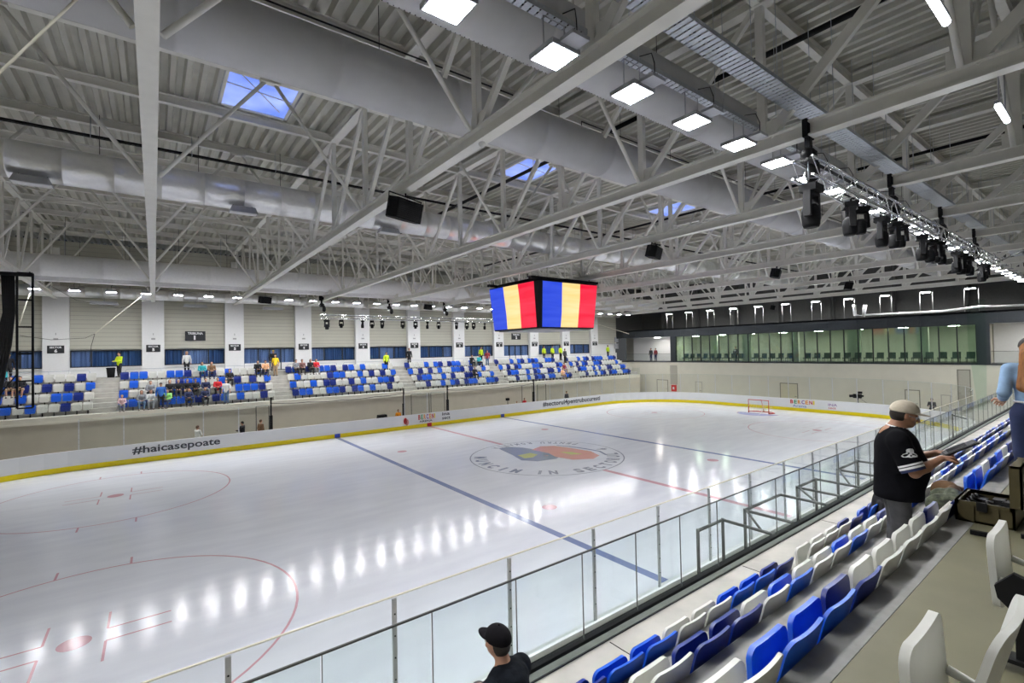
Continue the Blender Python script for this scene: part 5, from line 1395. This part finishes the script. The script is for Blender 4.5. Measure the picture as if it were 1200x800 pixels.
m = MB(); m.box(31.08, 31.32, Y-.30, Y+.32, 1.42, 1.78); m.box(31.12, 31.28, Y-.45, Y-.30, 1.55, 1.7); m.build('camera_body', BLACK, t)
m = MB(); m.tube([(31.2, Y+.32, 1.6), (31.2, Y+.60, 1.58)], [.11, .13], 12); m.build('lens', BLACKM, t)
m = MB(); m.box(31.12, 31.28, Y-.35, Y-.05, 1.82, 2.02); m.tube([(31.2, Y-.1, 1.78), (31.2, Y-.1, 1.85)], .02, 5); m.build('viewfinder', BLACK, t)
m = MB(); m.tube([(31.2, Y, 1.25), (31.2, Y, 1.42)], .07, 10); m.tube([(31.2, Y-.2, 1.38), (31.2, Y-.65, 1.05)], .015, 5); m.build('fluid_head', BLACKM, t)

# ------------------------------------------------------------------ the three people on the near stand
def placed(t, mb, name, mt):
    o = bpy.data.objects.new(name, mb.mesh(name, mt)); o.parent = t; COL.objects.link(o); return o
def hand(prims, wrist, d, side, up, curl=.5, k=.006, spread=1.0):
    """palm, four jointed fingers of different length and a thumb leaving the side of the palm"""
    d = np.array(d, float); d /= np.linalg.norm(d); up = np.array(up, float); up -= d*(up@d); up /= np.linalg.norm(up); sd = np.cross(d, up)*side; w = np.array(wrist, float)
    prims += [('c', tuple(w), tuple(w+d*.045+sd*.012), .026, .024, .015), ('c', tuple(w+d*.03-sd*.022), tuple(w+d*.078-sd*.024), .016, .014, .012), ('c', tuple(w+d*.03), tuple(w+d*.085), .018, .014, .012),
              ('c', tuple(w+d*.03+sd*.022), tuple(w+d*.082+sd*.026), .017, .014, .012)]
    for i, (o_, L) in enumerate(((.032, .070), (.011, .078), (-.011, .072), (-.031, .056))):
        a = w+d*.084+sd*o_*spread; ang = .25
        for j, f in enumerate((.45, .32, .23)):
            ang += curl*(.55+.25*j); dd = d*math.cos(ang)-up*math.sin(ang); b2 = a+dd*L*f; r = .0098-.0012*j; prims.append(('c', tuple(a), tuple(b2), r, r*.92, k)); a = b2
    a = w+d*.02+sd*.026
    for dd, L, r in ((d*.6+sd*.75-up*.3, .040, .014), (d*.85+sd*.25-up*.55, .034, .0115), (d*.9-sd*.1-up*.5, .026, .0098)):
        dd = dd/np.linalg.norm(dd); b2 = a+dd*L; prims.append(('c', tuple(a), tuple(b2), r, r*.9, k)); a = b2
def headprims(c, s=1.0):
    """head facing +y around centre c"""
    x, y, z = c
    P = [('e', (x, y-.012*s, z+.022*s), (.076*s, .096*s, .092*s), .02), ('e', (x, y+.022*s, z-.035*s), (.060*s, .070*s, .080*s), .03), ('e', (x, y+.070*s, z-.082*s), (.026*s, .020*s, .020*s), .02),
         ('c', (x, y+.086*s, z+.012*s), (x, y+.112*s, z-.026*s), .009*s, .014*s, .012), ('e', (x-.012*s, y+.100*s, z-.030*s), (.009*s,)*3, .008), ('e', (x+.012*s, y+.100*s, z-.030*s), (.009*s,)*3, .008),
         ('e', (x, y+.088*s, z-.051*s), (.022*s, .010*s, .006*s), .006), ('e', (x, y+.086*s, z-.061*s), (.019*s, .010*s, .006*s), .006),
         ('c', (x-.036*s, y+.080*s, z+.022*s), (x+.036*s, y+.080*s, z+.022*s), .010*s, .010*s, .012)]
    for sg in (-1, 1):
        P += [('e', (x+sg*.078*s, y-.002*s, z-.008*s), (.010*s, .021*s, .031*s), .006), ('e', (x+sg*.046*s, y+.058*s, z-.022*s), (.022*s, .020*s, .018*s), .015)]
    return P
def rot(pts, c, ax, a):
    R_ = Matrix.Rotation(a, 3, ax); return [tuple(R_ @ (Vector(p)-Vector(c))+Vector(c)) for p in pts]
EYE = mat('eye_white', (.8, .8, .78), .2, noise=.02); IRIS = mat('iris_dark', (.02, .012, .01), .2, noise=.1)
def cap(t, c, s, mt, tilt=0, yaw=0, panel=None):
    x, y, z = c
    m = sdf_mesh([('e', (x, y-.008*s, z+.035*s), (.092*s, .112*s, .098*s), .01)], .006, lambda X_, Y_, Z_: -(Z_-(z+.022*s))+.12*(Y_-y)*0)
    m.v = rot(m.v, c, 'X', tilt)
    o1 = placed(t, m, 'cap', mt)
    b = MB(); n = 12; vs = []
    for lay in (0, .006*s):
        for i in range(n+1):
            a = PI*(.14+.72*i/n); ex, ey = math.cos(a), math.sin(a)
            vs.append((x+.089*s*ex, y+.103*s*ey-.005, z+.030*s+lay)); vs.append((x+.074*s*ex, y+.095*s*ey+.085*s*max(0, math.sin(a))**.7, z+.014*s+.006*s*ey+lay))
    N_ = 2*(n+1); fs = []
    for i in range(n): fs += [(2*i, 2*i+1, 2*i+3, 2*i+2), (N_+2*i+2, N_+2*i+3, N_+2*i+1, N_+2*i), (2*i+1, N_+2*i+1, N_+2*i+3, 2*i+3)]
    b.add(vs, fs, 0, True); b.v = rot(b.v, c, 'X', tilt); q = bpy.data.objects.new('cap_brim', b.mesh('cap_brim', mt)); q.parent = o1; COL.objects.link(q)
    m = MB(); m.sphere((x, y-.008*s, z+.135*s), .008*s, 8, 5); m.v = rot(m.v, c, 'X', tilt); q = bpy.data.objects.new('cap_button', m.mesh('cap_button', mt)); q.parent = o1; COL.objects.link(q)

# man in the black jersey, facing along the stand, holding a dark flat device
mx_, my_ = -12.58, -19.90
MR = -2.72
man = empty('person', (mx_, my_, 4.036), 'stocky person in a beige cap, black jersey with white sleeve stripe and grey jeans', 'person'); man.rotation_euler = (0, 0, MR)
HC = (0, .07, 1.535)
sk = headprims(HC, 1.06); tl = -.42    # head bowed
def tiltp(P, c, a):
    out = []
    for p in P:
        if p[0] == 'c': q = rot([p[1], p[2]], c, 'X', a); out.append(('c', q[0], q[1])+p[3:])
        else: q = rot([p[1]], c, 'X', a); out.append(('e', q[0])+p[2:])
    return out
sk = tiltp(sk, (0, .03, 1.45), -.30)
sk += [('c', (0, .0, 1.36), (0, .05, 1.47), .068, .062, .03), ('c', (0, 0, .9), (0, 0, 1.28), .12, .13, .05), ('c', (-.16, 0, 1.30), (.16, 0, 1.30), .06, .06, .05)]
RS, RE, RW = (.215, .0, 1.26), (.275, .10, 1.00), (.11, .335, 1.125)
LS, LE, LW = (-.215, .0, 1.26), (-.265, .13, 1.02), (-.10, .35, 1.14)
for S_, E__, W_, sg in ((RS, RE, RW, 1), (LS, LE, LW, -1)):
    sk += [('c', S_, E__, .052, .045, .03), ('c', E__, tuple(np.array(E__)*.6+np.array(W_)*.4), .043, .046, .02), ('c', tuple(np.array(E__)*.6+np.array(W_)*.4), W_, .046, .030, .02)]
    hand(sk, W_, np.array([-sg*.45, 1, .12]), sg, np.array([0, -.1, 1]), curl=.75, k=.005)
for sg in (-1, 1):
    sk += [('c', (sg*.10, 0, .80), (sg*.10, .02, .44), .08, .055, .03), ('c', (sg*.10, .02, .44), (sg*.11, -.01, .08), .052, .036, .02), ('c', (sg*.11, -.02, .06), (sg*.12, .13, .04), .04, .034, .02)]
sk.append(('c', (0, 0, .85), (0, 0, 1.2), .11, .12, .05))
placed(man, sdf_mesh(sk, .0055), 'body', SKIN2)
# jersey: loose, broad, hem below the hips, half sleeves
top = [('e', (0, .02, 1.18), (.235, .185, .22), .05), ('e', (0, .05, .98), (.225, .225, .25), .06), ('c', (0, .02, .80), (0, .02, .74), .20, .205, .06), ('c', (-.17, -.005, 1.30), (.17, -.005, 1.30), .085, .085, .05), ('c', (0, .01, 1.33), (0, .03, 1.42), .085, .080, .03)]
for S_, E__, sg in ((RS, RE, 1), (LS, LE, -1)):
    top += [('c', S_, tuple(np.array(S_)*.12+np.array(E__)*.88), .092, .098, .04)]
def cutj(X_, Y_, Z_):
    neck = (Z_-1.405)+.25*(Y_-.03)
    hem = (.69-Z_)
    c = np.maximum(neck, hem)
    for S_, E__ in ((RS, RE), (LS, LE)):
        a = np.array(S_); e_ = np.array(E__); d = (e_-a)/np.linalg.norm(e_-a); L_ = np.linalg.norm(e_-a)
        s_ = (X_-a[0])*d[0]+(Y_-a[1])*d[1]+(Z_-a[2])*d[2]-L_*.93
        c = np.maximum(c, np.where(np.abs(X_) > .205, s_, -1))
    return c
JER = mat('jersey_black', (.005, .005, .007), .95, spec=.12, noise=.3, scale=7, bump=.5)
placed(man, sdf_mesh(top, .008, cutj), 'jersey', JER)
# white and navy bands at the right sleeve hem, both sleeve prints, collar trim
def band(S_, E__, f0, f1, r0, r1, mt, nm):
    a = np.array(S_); e_ = np.array(E__); m = MB(); m.tube([tuple(a+(e_-a)*f0), tuple(a+(e_-a)*f1)], [r0, r1], 28, cap=False); return placed(man, m, nm, mt)
for S_, E__ in ((RS, RE), (LS, LE)):
    band(S_, E__, .68, .74, .1010, .1022, LETTER, 'sleeve_stripe'); band(S_, E__, .77, .84, .1022, .1030, LETTER, 'sleeve_stripe'); band(S_, E__, .845, .93, .1010, .1010, CL['navy'], 'sleeve_cuff')
def sleeve_print(S_, E__, f, sg, sc, lab):
    a = np.array(S_); e_ = np.array(E__); d = (e_-a)/np.linalg.norm(e_-a); o_ = np.array([sg, .35, .1]); o_ -= d*(o_@d); o_ /= np.linalg.norm(o_); t_ = np.cross(d, o_); c = a+(e_-a)*f
    m = MB(); n = 22; R_ = .094
    pts = []
    for i in range(n):
        th = 2*PI*i/n; r_ = sc*(1+.28*math.sin(3*th+1)+.15*math.cos(5*th)); u, v = r_*math.cos(th)*1.05, r_*math.sin(th)*.8; an = u/R_
        pts.append(tuple(c+d*v+(o_*math.cos(an)+t_*math.sin(an))*(R_+.004)))
    ctr = tuple(c+o_*(R_+.006)); m.add([ctr]+pts, [(0, 1+i, 1+(i+1) % n) for i in range(n)], 0)
    for u0, v0 in ((-.3, .2), (.25, -.15), (.1, .35)):
        q = []
        for i in range(7):
            th = 2*PI*i/7; u, v = sc*(u0+.17*math.cos(th)), sc*(v0+.14*math.sin(th)); an = u/R_; q.append(tuple(c+d*v+(o_*math.cos(an)+t_*math.sin(an))*(R_+.0075)))
        m.add(q, [tuple(range(7))], 1)
    o = placed(man, m, 'sleeve_print', [LETTER, JER]); o['label'] = lab
sleeve_print(RS, RE,   .38, 1, .052, 'white animal head print on the sleeve'); sleeve_print(LS, LE, .5, -1, .045, 'pale grey print on the other sleeve')
m = MB(); pts = [(.082*math.cos(a), .025+.082*math.sin(a), 1.398-.02*math.sin(a)) for a in [2*PI*i/28 for i in range(29)]]; m.tube(pts, .007, 6); placed(man, m, 'collar_trim', LETTER)
jn = [('e', (0, 0, .80), (.165, .14, .13), .04)]
for sg in (-1, 1): jn += [('c', (sg*.09, 0, .76), (sg*.10, .02, .44), .105, .082, .03), ('c', (sg*.10, .02, .44), (sg*.11, -.01, .09), .080, .070, .02)]
placed(man, sdf_mesh(jn, .011), 'jeans', CL['dgrey'])
sh = []
for sg in (-1, 1): sh += [('c', (sg*.11, -.05, .06), (sg*.12, .15, .045), .052, .045, .02)]
placed(man, sdf_mesh(sh, .01, lambda X_, Y_, Z_: .004-Z_), 'shoes', CL['white'])
hp_ = rot([(HC[0], HC[1], HC[2])], (0, .03, 1.45), 'X', -.30)[0]
cap(man, hp_, 1.10, HAIR['beige'], tilt=-.16)
m = sdf_mesh([('e', (hp_[0], hp_[1]-.018, hp_[2]+.005), (.090, .106, .108), .01)], .006, lambda X_, Y_, Z_: np.maximum((Y_-hp_[1])*.9+.0-(Z_-hp_[2])*.2+.012, np.maximum(Z_-hp_[2]-.05, hp_[2]-.055-Z_)))
placed(man, m, 'hair', HAIR['dark'])
m = MB()
for sg in (-1, 1):
    q = rot([(sg*.034, HC[1]+.088, HC[2]-.004)], (0, .03, 1.45), 'X', -.30)[0]; m.sphere(q, .012, 10, 7, 0); m.sphere((q[0], q[1]+.008, q[2]-.004), .006, 8, 5, 1)
placed(man, m, 'eyes', [EYE, IRIS])
m = MB()
for sg in (-1, 1):
    q = rot([(sg*.036, HC[1]+.108, HC[2]-.004), (sg*.080, HC[1]+.09, HC[2]+.002), (sg*.086, HC[1]+.0, HC[2]+.004), (sg*.080, HC[1]-.02, HC[2]-.006)], (0, .03, 1.45), 'X', -.30)
    m.tube(q[1:], .0028, 5); c_ = Vector(q[0]); m.tube([c_+Vector((.026*math.cos(a), 0, .02*math.sin(a))) for a in [2*PI*i/16 for i in range(17)]], .0022, 5)
placed(man, m, 'glasses', mat('glasses_grey', (.3, .3, .32), .3, .6, noise=.05))
# the dark device in his hands
ca, sa = math.cos(MR), math.sin(MR)
def w_(p): return (mx_+ca*p[0]-sa*p[1], my_+sa*p[0]+ca*p[1], 4.036+p[2])
dv = empty('handheld_device', w_((0, .50, 1.13)), 'dark flat handheld device held out by the person in the black jersey', 'device')
m = MB(); m.beam(w_((0, .36, 1.135)), w_((0, .62, 1.29)), .15, .014); m.build('body', BLACKM, dv)
m = MB(); m.beam(w_((0, .375, 1.155)), w_((0, .605, 1.291)), .13, .006); m.build('screen', mat('screen_glass', (.09, .09, .095), .12, noise=.1), dv)
m = MB(); m.beam(w_((-.02, .40, 1.185)), w_((-.02, .54, 1.265)), .03, .02); m.build('grip', mat('grip_grey', (.16, .16, .17), .4, noise=.2), dv)

# seated man with black cap, seen from behind
sx, sy = -16.37, -18.42
st = empty('person', (sx, sy, 2.872), 'person in a black cap and black hooded jacket seated at the bottom edge', 'person'); st.rotation_euler = (0, 0, .28)
hc = (0, .12, 1.115)
sk = headprims(hc, 1.0)+[('c', (0, .05, .94), (0, .09, 1.05), .06, .056, .03), ('c', (0, 0, .50), (0, .04, .84), .12, .13, .05), ('c', (-.16, .04, .87), (.16, .04, .87), .055, .055, .05)]
for sg in (-1, 1):
    sk += [('c', (sg*.09, .02, .5), (sg*.13, .44, .50), .085, .06, .03), ('c', (sg*.13, .44, .50), (sg*.12, .46, .08), .056, .038, .02), ('c', (sg*.12, .46, .07), (sg*.13, .62, .04), .04, .034, .02),
           ('c', (sg*.20, .04, .87), (sg*.25, .16, .62), .048, .04, .03), ('c', (sg*.25, .16, .62), (sg*.10, .36, .60), .04, .028, .02)]
    hand(sk, (sg*.10, .36, .60), np.array([-sg*.5, 1, -.1]), sg, np.array([0, 0, 1]), curl=.5, k=.005)
placed(st, sdf_mesh(sk, .0065), 'body', SKIN)
top = [('e', (0, .03, .80), (.215, .14, .20), .05), ('c', (0, 0, .52), (0, .03, .75), .165, .17, .05), ('c', (-.17, .03, .865), (.17, .03, .865), .078, .078, .05), ('c', (-.07, -.06, .91), (.07, -.06, .91), .055, .055, .04), ('c', (0, -.085, .88), (0, -.095, .80), .07, .05, .04),
       ('c', (-.075, .03, .93), (-.03, -.05, .95), .03, .035, .03), ('c', (.075, .03, .93), (.03, -.05, .95), .03, .035, .03)]
for sg in (-1, 1): top += [('c', (sg*.205, .04, .86), (sg*.25, .16, .62), .078, .066, .04), ('c', (sg*.25, .16, .62), (sg*.12, .34, .605), .064, .048, .02)]
HOOD = mat('hooded_jacket', (.006, .008, .012), .9, spec=.15, noise=.35, scale=10, bump=.7)
placed(st, sdf_mesh(top, .008, lambda X_, Y_, Z_: np.where((X_**2+(Y_-.10)**2) < .0042, Z_-.945, -1)), 'hooded_jacket', HOOD)
jn = [('e', (0, 0, .53), (.18, .15, .10), .04)]
for sg in (-1, 1): jn += [('c', (sg*.10, .02, .52), (sg*.13, .44, .51), .10, .08, .03), ('c', (sg*.13, .44, .51), (sg*.12, .46, .10), .078, .062, .02)]
placed(st, sdf_mesh(jn, .013), 'trousers', CL['dgrey'])
sh = []
for sg in (-1, 1): sh += [('c', (sg*.12, .42, .05), (sg*.13, .64, .045), .05, .044, .02)]
placed(st, sdf_mesh(sh, .012), 'shoes', CL['black'])
cap(st, hc, 1.03, mat('cap_black_cloth', (.007, .006, .008), .9, spec=.15, noise=.25, scale=12, bump=.4), tilt=.10)
m = sdf_mesh([('e', (hc[0], hc[1]-.016, hc[2]+.0), (.084, .104, .105), .01)], .006, lambda X_, Y_, Z_: np.maximum((Y_-hc[1])*.9+.02-(Z_-hc[2])*.2, Z_-hc[2]-.04)); placed(st, m, 'hair', HAIR['dark'])
m = MB()
for sg in (-1, 1): q = (sg*.034, hc[1]+.085, hc[2]-.002); m.sphere(q, .012, 10, 7, 0); m.sphere((q[0], q[1]+.008, q[2]), .006, 8, 5, 1)
placed(st, m, 'eyes', [EYE, IRIS])

# woman at the right edge
wx, wy = -11.12, -20.73
wo = empty('person', (wx, wy, 4.62), 'long-haired person in a light blue shirt and dark jeans standing at the right edge', 'person'); wo.rotation_euler = (0, 0, -PI/2+.35); wo.scale = (1.0, 1.0, 1.0)
hc = (0, .03, 1.56)
sk = headprims(hc, .97)+[('c', (0, 0, 1.38), (0, .01, 1.48), .05, .048, .02), ('c', (0, 0, .95), (0, 0, 1.28), .10, .11, .05), ('c', (-.15, 0, 1.35), (.15, 0, 1.35), .045, .045, .04)]
E1, W1 = (-.23, -.04, 1.10), (-.20, .16, 1.00)
E2, W2 = (.23, .03, 1.10), (.16, .24, 1.04)
for S_, E__, W_, sg in (((-.18, 0, 1.35), E1, W1, -1), ((.18, 0, 1.35), E2, W2, 1)):
    sk += [('c', S_, E__, .042, .034, .03), ('c', E__, W_, .034, .025, .02)]; hand(sk, W_, np.array([-sg*.1, 1, -.25]), sg, np.array([-sg*.6, 0, 1]), curl=.45, k=.005)
for sg in (-1, 1): sk += [('c', (sg*.08, 0, .88), (sg*.085, .02, .47), .085, .055, .03), ('c', (sg*.085, .02, .47), (sg*.09, -.01, .08), .052, .036, .02), ('c', (sg*.09, -.02, .06), (sg*.10, .12, .04), .038, .03, .02)]
placed(wo, sdf_mesh(sk, .0065), 'body', SKIN)
top = [('c', (0, 0, 1.0), (0, 0, 1.22), .135, .145, .05), ('e', (0, .01, 1.27), (.18, .125, .13), .05), ('c', (-.15, 0, 1.355), (.15, 0, 1.355), .06, .06, .04), ('c', (-.18, 0, 1.35), E1, .062, .056, .03), ('c', (.18, 0, 1.35), E2, .062, .056, .03),
       ('c', E1, tuple(np.array(E1)*.35+np.array(W1)*.65), .054, .045, .02), ('c', E2, tuple(np.array(E2)*.35+np.array(W2)*.65), .054, .045, .02)]
placed(wo, sdf_mesh(top, .008), 'shirt', CL['ltblue'])
jn = [('e', (0, -.01, .92), (.165, .13, .13), .04)]
for sg in (-1, 1): jn += [('c', (sg*.085, -.01, .86), (sg*.09, .02, .47), .105, .075, .03), ('c', (sg*.09, .02, .47), (sg*.09, -.01, .09), .072, .055, .02)]
placed(wo, sdf_mesh(jn, .011), 'jeans', CL['navy'])
m = MB(); m.tube([(.150*math.cos(a), -.005+.125*math.sin(a), 1.005) for a in [2*PI*i/24 for i in range(25)]], .010, 6); placed(wo, m, 'belt', LETTER)
sh = []
for sg in (-1, 1): sh += [('c', (sg*.09, -.04, .05), (sg*.10, .14, .04), .045, .038, .02)]
placed(wo, sdf_mesh(sh, .01, lambda X_, Y_, Z_: .003-Z_), 'shoes', CL['white'])
hh = [('e', (0, .012, 1.585), (.092, .108, .112), .01), ('c', (0, -.06, 1.52), (-.02, -.13, 1.14), .085, .075, .05), ('c', (-.06, -.05, 1.50), (-.10, -.09, 1.16), .045, .05, .04), ('c', (.06, -.05, 1.50), (.06, -.09, 1.18), .045, .045, .04)]
placed(wo, sdf_mesh(hh, .007, lambda X_, Y_, Z_: np.where(Z_ > 1.40, (Y_-.035)*1.0-(Z_-1.60)*.5, -1)), 'hair', HAIR['auburn'])
cap(wo, hc, 1.02, HAIR['black'], tilt=.0)

# clothes and bags left on the seats
def heap(name, c, rad, mt, lab, cat, seed, n=9, tail=None):
    rr = random.Random(seed); P = []
    for i in range(n):
        a = rr.uniform(0, 2*PI); q = rr.uniform(0, .8); P.append(('e', (c[0]+rad[0]*q*math.cos(a), c[1]+rad[1]*q*math.sin(a), c[2]+rad[2]*rr.uniform(.3, .75)), (rad[0]*rr.uniform(.3, .5), rad[1]*rr.uniform(.3, .5), rad[2]*rr.uniform(.3, .55)), .03, rr.uniform(0, 3)))
    for tl_ in (tail or []): P.append(('c', tl_[0], tl_[1], .05, .025, .04))
    m = sdf_mesh(P, .014, lambda X_, Y_, Z_: c[2]-Z_); o = m.build(name, mt, org=c); return tag(o, lab, cat)
heap('jacket', (-10.55, -19.86, 4.04), (.40, .2, .30), mat('camo_cloth', (.07, .08, .05), .85, noise=.7, scale=18, bump=.4), 'camouflage jacket draped over the seats behind the jersey wearer', 'jacket', 3)
heap('backpack', (-9.95, -19.80, 4.04), (.34, .17, .27), cloth('rust', (.11, .055, .02)), 'dark brown backpack lying behind the camouflage jacket', 'backpack', 5, tail=[((-9.7, -19.8, 4.25), (-9.25, -19.95, 4.12))])
heap('red_cap', (-9.9, -19.25, 3.46), (.2, .14, .62), cloth('coral', (.8, .18, .15)), 'coral red garment on the seats beyond the camouflage jacket', 'garment', 9)
heap('coat', (-8.75, -18.75, 2.88), (.28, .20, .78), CL['black'], 'black coat draped over a seat left of the jersey wearer', 'coat', 12)
# microphone stand in the corridor beyond the near railing
p = on(1, -16.4, 1116, 485); X = p[0]
t = empty('microphone_stand', (X, -16.4, 0), 'black stand with a boom beyond the far part of the near railing', 'stand')
m = MB(); m.tube([(X, -16.4, 0), (X, -16.4, p[2])], .03, 6); m.build('pole', BLACKM, t)
m = MB(); m.tube([(X, -16.4, p[2]-.05), (X+.8, -16.7, p[2]-.25)], .025, 6); m.build('boom', BLACKM, t)
m = MB(); m.tube([(X-.4, -16.2, .0), (X, -16.4, .35), (X+.4, -16.6, 0)], .02, 6); m.build('leg', BLACKM, t)

# ------------------------------------------------------------------ world and view
w = bpy.data.worlds.new('world'); SC.world = w; w.use_nodes = True
w.node_tree.nodes['Background'].inputs[0].default_value = (.9, .95, 1, 1); w.node_tree.nodes['Background'].inputs[1].default_value = .05
SC.view_settings.view_transform = 'Standard'; SC.view_settings.look = 'None'; SC.view_settings.gamma = 1; SC.view_settings.use_curve_mapping = False
SC.view_settings.exposure = 0.42
SC.cycles.diffuse_bounces = 7; SC.cycles.max_bounces = 14; SC.cycles.transparent_max_bounces = 32; SC.cycles.sample_clamp_indirect = 8
